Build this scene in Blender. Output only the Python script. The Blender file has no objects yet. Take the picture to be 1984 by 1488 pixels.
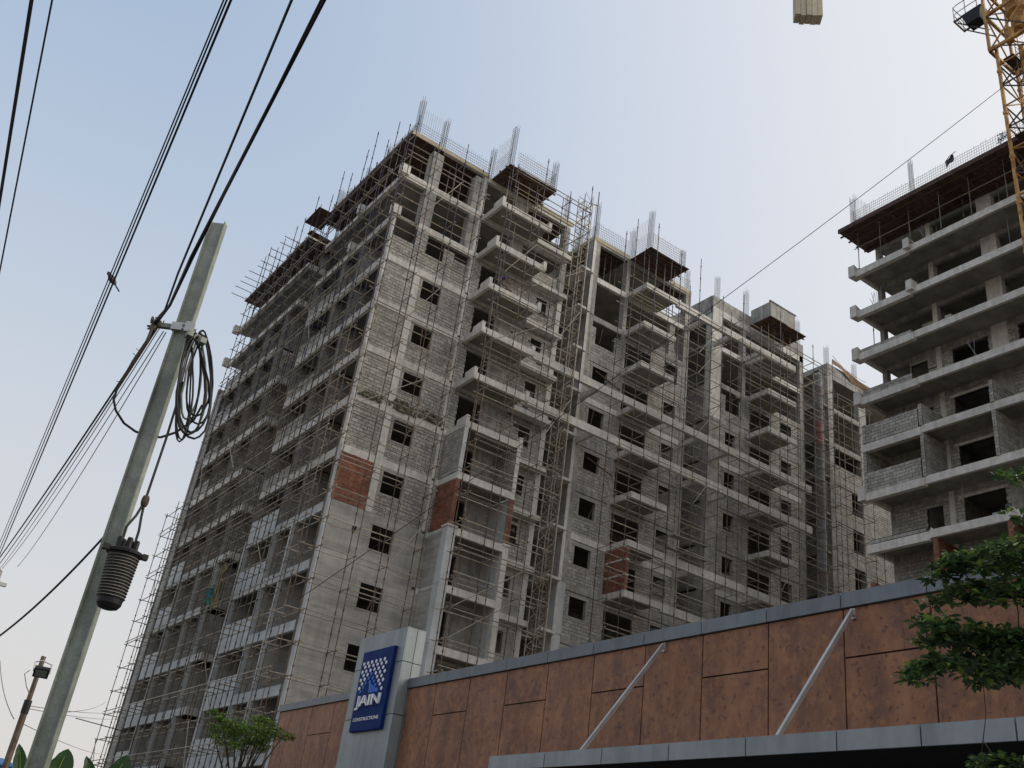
import bpy, math, random
from mathutils import Vector, Matrix
random.seed(7)
R_ = random.Random(11)
sc = bpy.context.scene
COL = sc.collection

# ------------------------------------------------------------------ camera
F_PX, PITCH, ROLL, HEAD = 1926.08, math.radians(28.3609), math.radians(8.2383), math.radians(57.7668)
EYE = Vector((0.0, 0.0, 1.6))
_fw = Vector((math.cos(PITCH)*math.cos(HEAD), math.cos(PITCH)*math.sin(HEAD), math.sin(PITCH)))
_rt = _fw.cross(Vector((0, 0, 1))).normalized()
_up = _rt.cross(_fw)
C_RT = _rt*math.cos(ROLL) + _up*math.sin(ROLL)
C_UP = -_rt*math.sin(ROLL) + _up*math.cos(ROLL)
cam_d = bpy.data.cameras.new('camera')
cam = bpy.data.objects.new('camera', cam_d)
COL.objects.link(cam)
cam_d.sensor_width = 36.0
cam_d.sensor_fit = 'HORIZONTAL'
cam_d.lens = 36.0*F_PX/1984.0
cam_d.clip_start = 0.1
cam_d.clip_end = 5000
m3 = Matrix((C_RT, C_UP, -_fw)).transposed()
cam.matrix_world = Matrix.Translation(EYE) @ m3.to_4x4()
sc.camera = cam

def ray(px, py):
    return (C_RT*((px-992.0)/F_PX) - C_UP*((py-744.0)/F_PX) + _fw)
def at(px, py, d):
    """point seen at pixel (px, py) of the photograph at horizontal distance d"""
    r = ray(px, py)
    return EYE + r*(d/math.hypot(r.x, r.y))
def on_x(px, py, X):
    r = ray(px, py); return EYE + r*(X/r.x)

# ------------------------------------------------------------------ world, sun, exposure
w = bpy.data.worlds.new('World'); sc.world = w
w.use_nodes = True
nt = w.node_tree; nt.nodes.clear()
SKY_SAT, SKY_GAM, SKY_MUL, HZ_TOP, HAZE_C = 1.25, 0.43, 2.3, 0.85, (3.38, 3.24, 3.13)
SUN_AZ, SUN_EL = math.radians(-36), math.radians(32)
sky = nt.nodes.new('ShaderNodeTexSky'); sky.sky_type = 'NISHITA'
sky.sun_disc = False
sky.sun_elevation = SUN_EL
sky.sun_rotation = math.radians(90) - SUN_AZ
sky.altitude = 0; sky.air_density = 1.0; sky.dust_density = 8.0; sky.ozone_density = 3.0
# a hazy evening sky: the range of the clear-sky model is compressed and its horizon fades to warm grey haze
hs = nt.nodes.new('ShaderNodeHueSaturation'); hs.inputs['Saturation'].default_value = SKY_SAT
gmn = nt.nodes.new('ShaderNodeGamma'); gmn.inputs['Gamma'].default_value = SKY_GAM
scl = nt.nodes.new('ShaderNodeVectorMath'); scl.operation = 'SCALE'; scl.inputs['Scale'].default_value = SKY_MUL
tc = nt.nodes.new('ShaderNodeTexCoord'); sx_ = nt.nodes.new('ShaderNodeSeparateXYZ')
mrh = nt.nodes.new('ShaderNodeMapRange'); mrh.interpolation_type = 'SMOOTHSTEP'
mrh.inputs['From Min'].default_value = HZ_TOP; mrh.inputs['From Max'].default_value = 0.0
mrh.inputs['To Min'].default_value = 0.0; mrh.inputs['To Max'].default_value = 0.85
mxh = nt.nodes.new('ShaderNodeMix'); mxh.data_type = 'RGBA'; mxh.inputs['B'].default_value = (*HAZE_C, 1)
bg = nt.nodes.new('ShaderNodeBackground'); bg.inputs['Strength'].default_value = 0.15
out = nt.nodes.new('ShaderNodeOutputWorld')
NL = nt.links.new
NL(sky.outputs[0], hs.inputs['Color']); NL(hs.outputs[0], gmn.inputs['Color']); NL(gmn.outputs[0], scl.inputs[0])
NL(tc.outputs['Generated'], sx_.inputs[0]); NL(sx_.outputs['Z'], mrh.inputs['Value']); NL(mrh.outputs[0], mxh.inputs['Factor'])
# glare of the haze round the sun
gl = nt.nodes.new('ShaderNodeVectorMath'); gl.operation = 'DOT_PRODUCT'
gl.inputs[1].default_value = (math.cos(SUN_EL)*math.cos(SUN_AZ), math.cos(SUN_EL)*math.sin(SUN_AZ), math.sin(SUN_EL))
mrg = nt.nodes.new('ShaderNodeMapRange'); mrg.interpolation_type = 'SMOOTHSTEP'
mrg.inputs['From Min'].default_value = 0.0; mrg.inputs['From Max'].default_value = 1.0; mrg.inputs['To Max'].default_value = 0.85
mxg = nt.nodes.new('ShaderNodeMix'); mxg.data_type = 'RGBA'; mxg.inputs['B'].default_value = (4.05, 4.02, 3.92, 1)
NL(tc.outputs['Generated'], gl.inputs[0]); NL(gl.outputs['Value'], mrg.inputs['Value']); NL(mrg.outputs[0], mxg.inputs['Factor'])
NL(scl.outputs[0], mxg.inputs['A']); NL(mxg.outputs['Result'], mxh.inputs['A']); NL(mxh.outputs['Result'], bg.inputs[0]); NL(bg.outputs[0], out.inputs[0])
sl = bpy.data.lights.new('sun', 'SUN'); sl.energy = 1.5; sl.angle = math.radians(45); sl.color = (1.0, 0.91, 0.79)
so = bpy.data.objects.new('sun', sl); COL.objects.link(so)
sdir = Vector((math.cos(SUN_EL)*math.cos(SUN_AZ), math.cos(SUN_EL)*math.sin(SUN_AZ), math.sin(SUN_EL)))
so.rotation_euler = sdir.to_track_quat('Z', 'Y').to_euler()
so.location = (0, -20, 60)
sc.view_settings.view_transform = 'Standard'
sc.view_settings.look = 'None'
sc.view_settings.exposure = 0.58
sc.view_settings.gamma = 1.0
sc.view_settings.use_curve_mapping = False
sc.render.engine = 'CYCLES'
sc.cycles.max_bounces = 6
sc.cycles.diffuse_bounces = 3
sc.cycles.use_denoising = True

# ------------------------------------------------------------------ materials
MATS = {}
def mat(name, c1, c2=None, scale=4.0, rough=0.85, metal=0.0, bump=0.0, stretch=(1, 1, 1), rnd=0.0,
        big=0.0, bigscale=0.35, streak=0.0, spec=0.3, c3=None, rust=None, fine=0.0):
    """procedural surface: two colours mixed by noise, broad stains, vertical run marks, a per-piece tint"""
    m = bpy.data.materials.new(name); m.use_nodes = True
    t = m.node_tree; n = t.nodes; L = t.links
    b = n['Principled BSDF']
    b.inputs['Roughness'].default_value = rough
    b.inputs['Metallic'].default_value = metal
    b.inputs['Specular IOR Level'].default_value = spec
    geo = n.new('ShaderNodeNewGeometry')
    mp = n.new('ShaderNodeMapping'); mp.inputs['Scale'].default_value = stretch
    L.new(geo.outputs['Position'], mp.inputs['Vector'])
    nz = n.new('ShaderNodeTexNoise'); nz.inputs['Scale'].default_value = scale; nz.inputs['Detail'].default_value = 6
    nz.inputs['Roughness'].default_value = 0.62
    L.new(mp.outputs[0], nz.inputs['Vector'])
    rp = n.new('ShaderNodeValToRGB')
    rp.color_ramp.elements[0].position = 0.33; rp.color_ramp.elements[1].position = 0.67
    rp.color_ramp.elements[0].color = (*c1, 1); rp.color_ramp.elements[1].color = (*(c2 or c1), 1)
    if c3:
        e = rp.color_ramp.elements.new(0.5); e.color = (*c3, 1)
    L.new(nz.outputs['Fac'], rp.inputs['Fac'])
    col = rp.outputs['Color']
    def darken(fac_socket, amount, lo=0.35, hi=0.7):
        nonlocal col
        mr = n.new('ShaderNodeMapRange'); mr.inputs['From Min'].default_value = lo; mr.inputs['From Max'].default_value = hi
        mr.inputs['To Min'].default_value = 1.0 - amount; mr.inputs['To Max'].default_value = 1.0 + amount*0.35
        L.new(fac_socket, mr.inputs['Value'])
        mx = n.new('ShaderNodeVectorMath'); mx.operation = 'SCALE'
        L.new(col, mx.inputs[0]); L.new(mr.outputs[0], mx.inputs['Scale'])
        col = mx.outputs[0]
    if big:
        n2 = n.new('ShaderNodeTexNoise'); n2.inputs['Scale'].default_value = bigscale; n2.inputs['Detail'].default_value = 5
        L.new(geo.outputs['Position'], n2.inputs['Vector']); darken(n2.outputs['Fac'], big)
    if streak:
        m2 = n.new('ShaderNodeMapping'); m2.inputs['Scale'].default_value = (2.6, 2.6, 0.22)
        L.new(geo.outputs['Position'], m2.inputs['Vector'])
        n3 = n.new('ShaderNodeTexNoise'); n3.inputs['Scale'].default_value = 1.6; n3.inputs['Detail'].default_value = 4
        L.new(m2.outputs[0], n3.inputs['Vector']); darken(n3.outputs['Fac'], streak, 0.34, 0.58)
    if fine:
        n4 = n.new('ShaderNodeTexNoise'); n4.inputs['Scale'].default_value = scale*9; n4.inputs['Detail'].default_value = 3
        L.new(geo.outputs['Position'], n4.inputs['Vector']); darken(n4.outputs['Fac'], fine, 0.3, 0.7)
    if rnd:
        oi = n.new('ShaderNodeObjectInfo')
        ad = n.new('ShaderNodeMath'); ad.operation = 'ADD'
        L.new(geo.outputs['Random Per Island'], ad.inputs[0]); L.new(oi.outputs['Random'], ad.inputs[1])
        fr = n.new('ShaderNodeMath'); fr.operation = 'FRACT'; L.new(ad.outputs[0], fr.inputs[0])
        darken(fr.outputs[0], rnd, 0.0, 1.0)
    if rust:
        n5 = n.new('ShaderNodeTexNoise'); n5.inputs['Scale'].default_value = 2.2; n5.inputs['Detail'].default_value = 5
        L.new(geo.outputs['Position'], n5.inputs['Vector'])
        r5 = n.new('ShaderNodeValToRGB'); r5.color_ramp.elements[0].position = 0.48; r5.color_ramp.elements[1].position = 0.62
        L.new(n5.outputs['Fac'], r5.inputs['Fac'])
        mx = n.new('ShaderNodeMix'); mx.data_type = 'RGBA'
        L.new(r5.outputs['Color'], mx.inputs['Factor']); L.new(col, mx.inputs['A']); mx.inputs['B'].default_value = (*rust, 1)
        col = mx.outputs['Result']
    L.new(col, b.inputs['Base Color'])
    if bump:
        bp = n.new('ShaderNodeBump'); bp.inputs['Strength'].default_value = bump; bp.inputs['Distance'].default_value = 0.02
        L.new(nz.outputs['Fac'], bp.inputs['Height']); L.new(bp.outputs[0], b.inputs['Normal'])
    MATS[name] = m
    return m

CONC = mat('concrete', (.27, .264, .248), (.46, .45, .42), 2.2, .9, bump=.35, big=.22, streak=.25, fine=.12, rnd=.06)
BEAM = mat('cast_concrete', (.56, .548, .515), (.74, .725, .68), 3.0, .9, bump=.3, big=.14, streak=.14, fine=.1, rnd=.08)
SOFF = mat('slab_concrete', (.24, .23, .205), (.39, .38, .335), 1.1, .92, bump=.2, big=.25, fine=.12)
PLAST = mat('cement_render', (.29, .284, .27), (.47, .46, .43), 1.3, .92, bump=.25, stretch=(.35, .35, 2.2), big=.18, streak=.10, fine=.1)
RENDER = mat('smooth_grey_render', (.45, .475, .48), (.57, .595, .60), 1.5, .8, bump=.1, big=.12, streak=.06)
MORT = mat('mortar', (.055, .053, .05), (.14, .135, .125), 5.0, .95, bump=.4, big=.25)
BLOCK = mat('concrete_block', (.34, .333, .31), (.54, .525, .485), 6.0, .93, bump=.5, rnd=.26, big=.18, streak=.12, fine=.15)
BRICK = mat('clay_brick', (.26, .10, .07), (.39, .175, .12), 7.0, .9, bump=.4, rnd=.3, big=.3, bigscale=1.2, streak=.2, fine=.15)
BRMORT = mat('brick_mortar', (.28, .20, .16), (.42, .36, .31), 5.0, .95, bump=.4, big=.2)
FORM = mat('shutter_board', (.065, .036, .03), (.15, .085, .065), 3.0, .75, bump=.2, rnd=.35, stretch=(1, 1, 1), big=.2)
TIMB = mat('form_timber', (.07, .045, .035), (.16, .11, .08), 5.0, .8, bump=.2, rnd=.3)
PLY = mat('pale_plywood', (.40, .36, .26), (.52, .47, .35), 4.0, .8, bump=.1, rnd=.15, big=.25)
TUBE = mat('scaffold_steel', (.085, .07, .055), (.22, .175, .13), 5.0, .6, .4, rnd=.35, big=.2, rust=(.12, .078, .05))
TUBEL = mat('scaffold_ledger_steel', (.28, .25, .20), (.50, .45, .37), 5.0, .6, .2, rnd=.35, big=.2)
TUBEB = mat('blue_scaffold_steel', (.018, .02, .045), (.05, .055, .10), 5.0, .55, .3, rnd=.35, rust=(.09, .07, .055))
PROPM = mat('prop_steel', (.13, .12, .105), (.28, .25, .21), 5.0, .6, .4, rnd=.35)
REBAR = mat('rebar_steel', (.20, .21, .22), (.32, .33, .34), 6.0, .6, .5, rnd=.2)
ASPH = mat('asphalt', (.04, .04, .04), (.065, .064, .06), 8.0, .95, bump=.3, big=.2)
DIRT = mat('dusty_earth', (.22, .18, .135), (.33, .275, .21), 1.5, .98, bump=.4, big=.25)
GALV = mat('galvanised_steel', (.24, .265, .235), (.36, .39, .345), 5.0, .6, .15, bump=.05, big=.25, bigscale=1.1, streak=.2, fine=.18)
CABLE = mat('black_cable', (.008, .008, .010), (.02, .02, .022), 9.0, .55)
GCABLE = mat('grey_cable', (.20, .19, .17), (.32, .30, .27), 9.0, .6)
RUBB = mat('black_plastic', (.008, .008, .009), (.02, .02, .021), 14.0, .55, spec=.3, fine=.2)
CLAD = mat('grey_cladding', (.25, .28, .29), (.31, .335, .35), 1.2, .42, .15, rnd=.10, big=.14, streak=.14, fine=.06)
CAPM = mat('coping_grey', (.15, .17, .19), (.19, .21, .23), 1.2, .45, .15, rnd=.12, big=.15, streak=.15, fine=.08)
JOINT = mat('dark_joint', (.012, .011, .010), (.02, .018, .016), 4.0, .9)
SIGNB = mat('sign_navy', (.005, .020, .105), (.008, .030, .145), 2.0, .6, spec=.08)
WHITEP = mat('white_acrylic', (.72, .73, .76), (.80, .80, .82), 4.0, .35)
BLUEP = mat('blue_acrylic', (.015, .11, .55), (.025, .16, .68), 4.0, .35)
CRANE = mat('crane_yellow', (.46, .26, .08), (.60, .37, .13), 3.0, .6, .1, big=.2, rnd=.2, rust=(.27, .12, .05))
CRANED = mat('crane_dark_steel', (.03, .028, .03), (.09, .075, .065), 3.0, .6, .2, rnd=.3, rust=(.14, .085, .05))
ROD = mat('stay_steel', (.42, .41, .39), (.55, .54, .51), 4.0, .35, .6)
TARP = mat('brown_tarpaulin', (.17, .10, .055), (.28, .175, .10), 1.6, .8, bump=.6)
BLUET = mat('blue_sheet', (.05, .17, .42), (.075, .24, .52), 2.0, .6, big=.15)
BARK = mat('bark', (.10, .075, .05), (.19, .15, .105), 9.0, .9, bump=.6)
LIMBM = mat('limb_bark', (.03, .026, .02), (.075, .062, .045), 9.0, .9, bump=.5)
SKIN = mat('skin', (.16, .08, .05), (.21, .11, .075), 9.0, .6)
SHIRT = mat('purple_cloth', (.10, .075, .17), (.16, .12, .24), 9.0, .9, bump=.3)
TROUS = mat('dark_cloth', (.02, .02, .028), (.04, .038, .045), 9.0, .9)
NETT = mat('teal_net', (.02, .11, .11), (.06, .20, .19), 9.0, .9)
NETY = mat('yellow_net', (.15, .14, .06), (.27, .25, .12), 9.0, .9)
DRUMR = mat('red_drum', (.28, .12, .11), (.36, .19, .17), 4.0, .7, big=.25)
DRUMO = mat('orange_drum', (.17, .14, .12), (.25, .21, .18), 4.0, .7, big=.25)
DRUMB = mat('grey_blue_drum', (.16, .165, .17), (.27, .275, .28), 3.0, .7, big=.3)
LENS = mat('floodlight_glass', (.16, .18, .16), (.22, .24, .22), 2.0, .15, spec=.6)
FEATH = mat('feather', (.05, .045, .05), (.10, .09, .09), 20.0, .8)
ALGA = mat('mossy_rubble', (.10, .10, .065), (.24, .22, .165), 6.0, .95, bump=.8, rnd=.4)
CLOTH = mat('dark_rag', (.012, .012, .013), (.03, .03, .03), 6.0, .9)

PALE = mat('pale_cast_slab', (.46, .41, .31), (.58, .52, .41), 3.0, .9, bump=.2, rnd=.15)
def corten():
    m = mat('rust_cladding', (.17, .085, .064), (.36, .17, .095), 2.6, .55, .05, bump=.03, big=.16, bigscale=.8, streak=.12, spec=.25, stretch=(1, 1, .55), c3=(.27, .125, .072), rnd=.07)
    t = m.node_tree; n = t.nodes; L = t.links
    b = n['Principled BSDF']
    src = b.inputs['Base Color'].links[0].from_socket
    geo = n.new('ShaderNodeNewGeometry')
    vo = n.new('ShaderNodeTexNoise'); vo.inputs['Scale'].default_value = 12; vo.inputs['Detail'].default_value = 2
    L.new(geo.outputs['Position'], vo.inputs['Vector'])
    r = n.new('ShaderNodeValToRGB'); r.color_ramp.elements[0].position = .60; r.color_ramp.elements[1].position = .68
    L.new(vo.outputs['Fac'], r.inputs['Fac'])
    ml = n.new('ShaderNodeMath'); ml.operation = 'MULTIPLY'; ml.inputs[1].default_value = .8
    L.new(r.outputs['Color'], ml.inputs[0])
    mx = n.new('ShaderNodeMix'); mx.data_type = 'RGBA'
    L.new(ml.outputs[0], mx.inputs['Factor']); L.new(src, mx.inputs['A']); mx.inputs['B'].default_value = (.11, .05, .038, 1)
    n2 = n.new('ShaderNodeTexNoise'); n2.inputs['Scale'].default_value = 8; n2.inputs['Detail'].default_value = 7; n2.inputs['Roughness'].default_value = .7
    L.new(geo.outputs['Position'], n2.inputs['Vector'])
    r2 = n.new('ShaderNodeValToRGB'); r2.color_ramp.elements[0].position = .50; r2.color_ramp.elements[1].position = .66
    L.new(n2.outputs['Fac'], r2.inputs['Fac'])
    m2 = n.new('ShaderNodeMath'); m2.operation = 'MULTIPLY'; m2.inputs[1].default_value = .55
    L.new(r2.outputs['Color'], m2.inputs[0])
    mx2 = n.new('ShaderNodeMix'); mx2.data_type = 'RGBA'
    L.new(m2.outputs[0], mx2.inputs['Factor']); L.new(mx.outputs['Result'], mx2.inputs['A']); mx2.inputs['B'].default_value = (.41, .19, .085, 1)
    L.new(mx2.outputs['Result'], b.inputs['Base Color'])
    return m
RUSTC = corten()

def leafmat(name, c1, c2, c3):
    m = bpy.data.materials.new(name); m.use_nodes = True
    t = m.node_tree; n = t.nodes; L = t.links
    b = n['Principled BSDF']; b.inputs['Roughness'].default_value = .36; b.inputs['Specular IOR Level'].default_value = .35
    geo = n.new('ShaderNodeNewGeometry'); oi = n.new('ShaderNodeObjectInfo')
    ad = n.new('ShaderNodeMath'); ad.operation = 'ADD'
    L.new(geo.outputs['Random Per Island'], ad.inputs[0]); L.new(oi.outputs['Random'], ad.inputs[1])
    fr = n.new('ShaderNodeMath'); fr.operation = 'FRACT'; L.new(ad.outputs[0], fr.inputs[0])
    rp = n.new('ShaderNodeValToRGB'); e = rp.color_ramp.elements
    e[0].color = (*c1, 1); e[1].color = (*c3, 1); e[1].position = .97
    k = e.new(.7); k.color = (*c2, 1)
    L.new(fr.outputs[0], rp.inputs['Fac']); L.new(rp.outputs[0], b.inputs['Base Color'])
    tr = n.new('ShaderNodeBsdfTranslucent'); L.new(rp.outputs[0], tr.inputs['Color'])
    ms = n.new('ShaderNodeMixShader'); ms.inputs[0].default_value = .22
    L.new(b.outputs[0], ms.inputs[1]); L.new(tr.outputs[0], ms.inputs[2])
    L.new(ms.outputs[0], n['Material Output'].inputs['Surface'])
    return m
LEAF = leafmat('dark_leaf', (.038, .085, .034), (.105, .18, .075), (.28, .39, .08))
LEAFY = leafmat('bright_leaf', (.07, .15, .022), (.14, .25, .035), (.32, .40, .08))
BANL = leafmat('banana_leaf_green', (.02, .055, .018), (.035, .08, .025), (.06, .12, .035))

# ------------------------------------------------------------------ mesh helpers
class MB:
    def __init__(s): s.v = []; s.f = []
    def box(s, x0, x1, y0, y1, z0, z1):
        i = len(s.v)
        s.v += [(x0, y0, z0), (x1, y0, z0), (x1, y1, z0), (x0, y1, z0), (x0, y0, z1), (x1, y0, z1), (x1, y1, z1), (x0, y1, z1)]
        s.f += [(i, i+3, i+2, i+1), (i+4, i+5, i+6, i+7), (i, i+1, i+5, i+4), (i+1, i+2, i+6, i+5), (i+2, i+3, i+7, i+6), (i+3, i, i+4, i+7)]
        return s
    def hexa(s, pts):
        i = len(s.v); s.v += [tuple(p) for p in pts]
        s.f += [(i, i+3, i+2, i+1), (i+4, i+5, i+6, i+7), (i, i+1, i+5, i+4), (i+1, i+2, i+6, i+5), (i+2, i+3, i+7, i+6), (i+3, i, i+4, i+7)]
        return s
    def poly(s, pts, flip=False):
        i = len(s.v); s.v += [tuple(p) for p in pts]
        q = tuple(range(i, i+len(pts))); s.f.append(q[::-1] if flip else q); return s
    def bar(s, p, q, a, b, up=(0, 0, 1)):
        """square bar from p to q, section a by b"""
        p = Vector(p); q = Vector(q); d = (q-p).normalized(); u = Vector(up)
        if abs(d.dot(u)) > .95: u = Vector((1, 0, 0))
        r = d.cross(u).normalized()*(a/2); u = r.cross(d).normalized()*(b/2)
        return s.hexa([p-r-u, p+r-u, q+r-u, q-r-u, p-r+u, p+r+u, q+r+u, q-r+u])
    def tube(s, p, q, r, n=5, r2=None, caps=True):
        p = Vector(p); q = Vector(q); d = (q-p)
        if d.length < 1e-6: return s
        d.normalize(); u = Vector((0, 0, 1)) if abs(d.z) < .9 else Vector((1, 0, 0))
        a = d.cross(u).normalized(); b = d.cross(a)
        r2 = r if r2 is None else r2
        i = len(s.v)
        for k in range(n):
            t = 2*math.pi*k/n; o = a*math.cos(t)+b*math.sin(t)
            s.v.append(tuple(p+o*r)); s.v.append(tuple(q+o*r2))
        for k in range(n):
            j = (k+1) % n
            s.f.append((i+2*k, i+2*k+1, i+2*j+1, i+2*j))
        if caps:
            s.f.append(tuple(i+2*k for k in range(n))); s.f.append(tuple(i+2*k+1 for k in reversed(range(n))))
        return s
    def path(s, pts, r, n=6):
        pts = [Vector(p) for p in pts]; N = len(pts); i0 = len(s.v)
        prev = None
        for k in range(N):
            d = (pts[min(k+1, N-1)]-pts[max(k-1, 0)]).normalized()
            if prev is None:
                u = Vector((0, 0, 1)) if abs(d.z) < .9 else Vector((1, 0, 0))
                a = d.cross(u).normalized()
            else:
                a = (prev - d*prev.dot(d)).normalized()
            prev = a; b = d.cross(a)
            rr = r[k] if isinstance(r, (list, tuple)) else r
            for j in range(n):
                t = 2*math.pi*j/n
                s.v.append(tuple(pts[k]+(a*math.cos(t)+b*math.sin(t))*rr))
        for k in range(N-1):
            for j in range(n):
                j2 = (j+1) % n
                s.f.append((i0+k*n+j, i0+(k+1)*n+j, i0+(k+1)*n+j2, i0+k*n+j2))
        s.f.append(tuple(i0+j for j in range(n))); s.f.append(tuple(i0+(N-1)*n+j for j in reversed(range(n))))
        return s
    def lathe(s, c, prof, n=16, axis=(0, 0, 1)):
        c = Vector(c); ax = Vector(axis).normalized()
        u = Vector((1, 0, 0)) if abs(ax.x) < .9 else Vector((0, 1, 0))
        a = ax.cross(u).normalized(); b = ax.cross(a); i0 = len(s.v)
        for r, h in prof:
            for j in range(n):
                t = 2*math.pi*j/n
                s.v.append(tuple(c+ax*h+(a*math.cos(t)+b*math.sin(t))*r))
        for k in range(len(prof)-1):
            for j in range(n):
                j2 = (j+1) % n
                s.f.append((i0+k*n+j, i0+k*n+j2, i0+(k+1)*n+j2, i0+(k+1)*n+j))
        s.f.append(tuple(i0+j for j in reversed(range(n)))); s.f.append(tuple(i0+(len(prof)-1)*n+j for j in range(n)))
        return s
    def mesh(s, name, m, smooth=False):
        me = bpy.data.meshes.new(name); me.from_pydata(s.v, [], s.f); me.materials.append(m)
        if smooth: me.polygons.foreach_set('use_smooth', [True]*len(me.polygons))
        me.update(); return me

def wpos(o):
    p = Vector((0, 0, 0))
    while o is not None:
        p += o.location; o = o.parent
    return p
def link(name, me, parent=None, loc=(0, 0, 0), kind=None, label=None, cat=None, group=None):
    o = bpy.data.objects.new(name, me); COL.objects.link(o)
    if parent is not None:
        o.parent = parent; o.location = Vector(loc) - wpos(parent)
    else: o.location = loc
    tag(o, label, cat, group, kind)
    return o
def tag(o, label=None, cat=None, group=None, kind=None):
    if label: o['label'] = label
    if cat: o['category'] = cat
    if group: o['group'] = group
    if kind: o['kind'] = kind
def thing(name, loc, label, cat, group=None):
    return link(name, None, None, loc, None, label, cat, group)
def part(name, mb, m, parent=None, kind=None, label=None, smooth=False, cat=None, group=None):
    return link(name, mb.mesh(name, m, smooth), parent, (0, 0, 0), kind, label, cat, group)
def B(*a): return MB().box(*a)

H = 3.1
T = [0.85 + H*i for i in range(15)]        # slab levels: 0.85 ... 44.25
# ------------------------------------------------------------------ ground
gm = MB(); gm.poly([(-1500, -1500, 0), (1500, -1500, 0), (1500, 1500, 0), (-1500, 1500, 0)])
part('ground', gm, DIRT, kind='structure')
rd = B(-6.5, 5.5, -300, 300, -.3, .03)
part('road', rd, ASPH, kind='structure')
part('pavement', B(5.5, 9.4, -300, 300, -.3, .16), SOFF, kind='structure')

# ------------------------------------------------------------------ masonry
def cells(u0, u1, z0, z1, holes):
    us = sorted({u0, u1} | {min(max(h[k], u0), u1) for h in holes for k in (0, 1)})
    zs = sorted({z0, z1} | {min(max(h[k], z0), z1) for h in holes for k in (2, 3)})
    res = []
    for a, b in zip(zs, zs[1:]):
        run = None
        for c, d in zip(us, us[1:]):
            uc, zc = (c+d)/2, (a+b)/2
            solid = not any(h[0] < uc < h[1] and h[2] < zc < h[3] for h in holes)
            if solid:
                run = [c, d] if run is None else [run[0], d]
            if (not solid or d == us[-1]) and run:
                res.append((run[0], run[1], a, b)); run = None
    return res
def fbox(mb, face, p, q, u0, u1, z0, z1):
    """box between depths p and q behind a facade; face Y looks to -Y, face X looks to -X"""
    if face == 'Y': mb.box(u0, u1, p, q, z0, z1)
    else: mb.box(p, q, u0, u1, z0, z1)
    return mb
BLK = {}
def blk_mesh(face, bl, bh, m, dep):
    k = (face, bl, bh, m.name)
    if k not in BLK:
        mb = MB(); e = .008
        u, z = bl/2, bh/2
        # a block with worn, slightly chamfered front edges
        if face == 'Y':
            pts = [(-u+e, 0, -z+e), (u-e, 0, -z+e), (u-e, 0, z-e), (-u+e, 0, z-e), (-u, e, -z), (u, e, -z), (u, e, z), (-u, e, z), (-u, dep, -z), (u, dep, -z), (u, dep, z), (-u, dep, z)]
        else:
            pts = [(0, u-e, -z+e), (0, -u+e, -z+e), (0, -u+e, z-e), (0, u-e, z-e), (e, u, -z), (e, -u, -z), (e, -u, z), (e, u, z), (dep, u, -z), (dep, -u, -z), (dep, -u, z), (dep, u, z)]
        mb.v = pts
        mb.f = [(0, 1, 2, 3)]
        for a, b in ((0, 1), (1, 2), (2, 3), (3, 0)):
            mb.f += [(a, a+4, b+4, b), (a+4, a+8, b+8, b+4)]
        BLK[k] = mb.mesh('block', m)
    return BLK[k]
BUDGET = {}
def masonry(face, plane, u0, u1, z0, z1, holes=(), parent=None, m=BLOCK, mort=MORT, bl=.378, bh=.180, jt=.024, thick=.2, name='infill_wall', single=None, ragged=0.0, pname='block'):
    holes = [h for h in holes]
    core = MB()
    for c in cells(u0, u1, z0, z1, holes):
        fbox(core, face, plane+.022, plane+thick, *c)
    wall_o = part(name, core, mort, parent)
    rest = MB(); z = z0+.006; row = 0
    while z + bh*.5 < z1:
        zt = min(z+bh, z1-.004)
        zc = (z+zt)/2
        spans = [(u0+.004, u1-.004)]
        for h in holes:
            if h[2]-.02 < zc < h[3]+.02:
                nw = []
                for a, b in spans:
                    if h[1] <= a or h[0] >= b: nw.append((a, b)); continue
                    if h[0]-a > .05: nw.append((a, h[0]))
                    if b-h[1] > .05: nw.append((h[1], b))
                spans = nw
        off = (row % 2)*(bl+jt)/2 + R_.uniform(-.02, .02)
        for a, b in spans:
            k = math.floor((a-u0-off)/(bl+jt))
            while True:
                s = u0+off+k*(bl+jt); e = s+bl; k += 1
                if s >= b: break
                s2, e2 = max(s, a), min(e, b)
                if e2-s2 < .05: continue
                if R_.random() < ragged: continue
                j = R_.uniform(-.007, .006)
                full = (e2-s2 > bl-.002) and (zt-z > bh-.003)
                if full and single is not None and BUDGET.get(single, 0) > 0:
                    BUDGET[single] -= 1
                    me = blk_mesh(face, bl, bh, m, .05)
                    uc = (s2+e2)/2
                    link(pname, me, wall_o, (uc, plane+j, zc) if face == 'Y' else (plane+j, uc, zc))
                else:
                    fbox(rest, face, plane+j, plane+.05, s2, e2, z+R_.uniform(-.004, .004), zt+R_.uniform(-.004, .003))
        z += bh+jt; row += 1
    if rest.v: part(pname + '_courses', rest, m, wall_o, kind='stuff')
    return wall_o
def rendered(face, plane, u0, u1, z0, z1, holes=(), parent=None, m=PLAST, thick=.2, name='rendered_wall'):
    core = MB()
    for c in cells(u0, u1, z0, z1, list(holes)): fbox(core, face, plane, plane+thick, *c)
    return part(name, core, m, parent)
def surround(face, plane, h, parent, m=PLAST, wd=.10, thick=.24, head=.16):
    """cast lining of a window opening: jambs, lintel and sill, standing just proud of the wall"""
    mb = MB(); p = plane-.014; q = plane+thick; t = .035
    a, b, z0, z1 = h
    fbox(mb, face, p, q, a-wd, a+t, z0-.0, z1)
    fbox(mb, face, p, q, b-t, b+wd, z0-.0, z1)
    fbox(mb, face, p-.02, q, a-wd-.05, b+wd+.05, z1, z1+head)
    fbox(mb, face, p-.012, q, a-wd, b+wd, z0-.09, z0)
    return part('window_surround', mb, m, parent)

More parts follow.
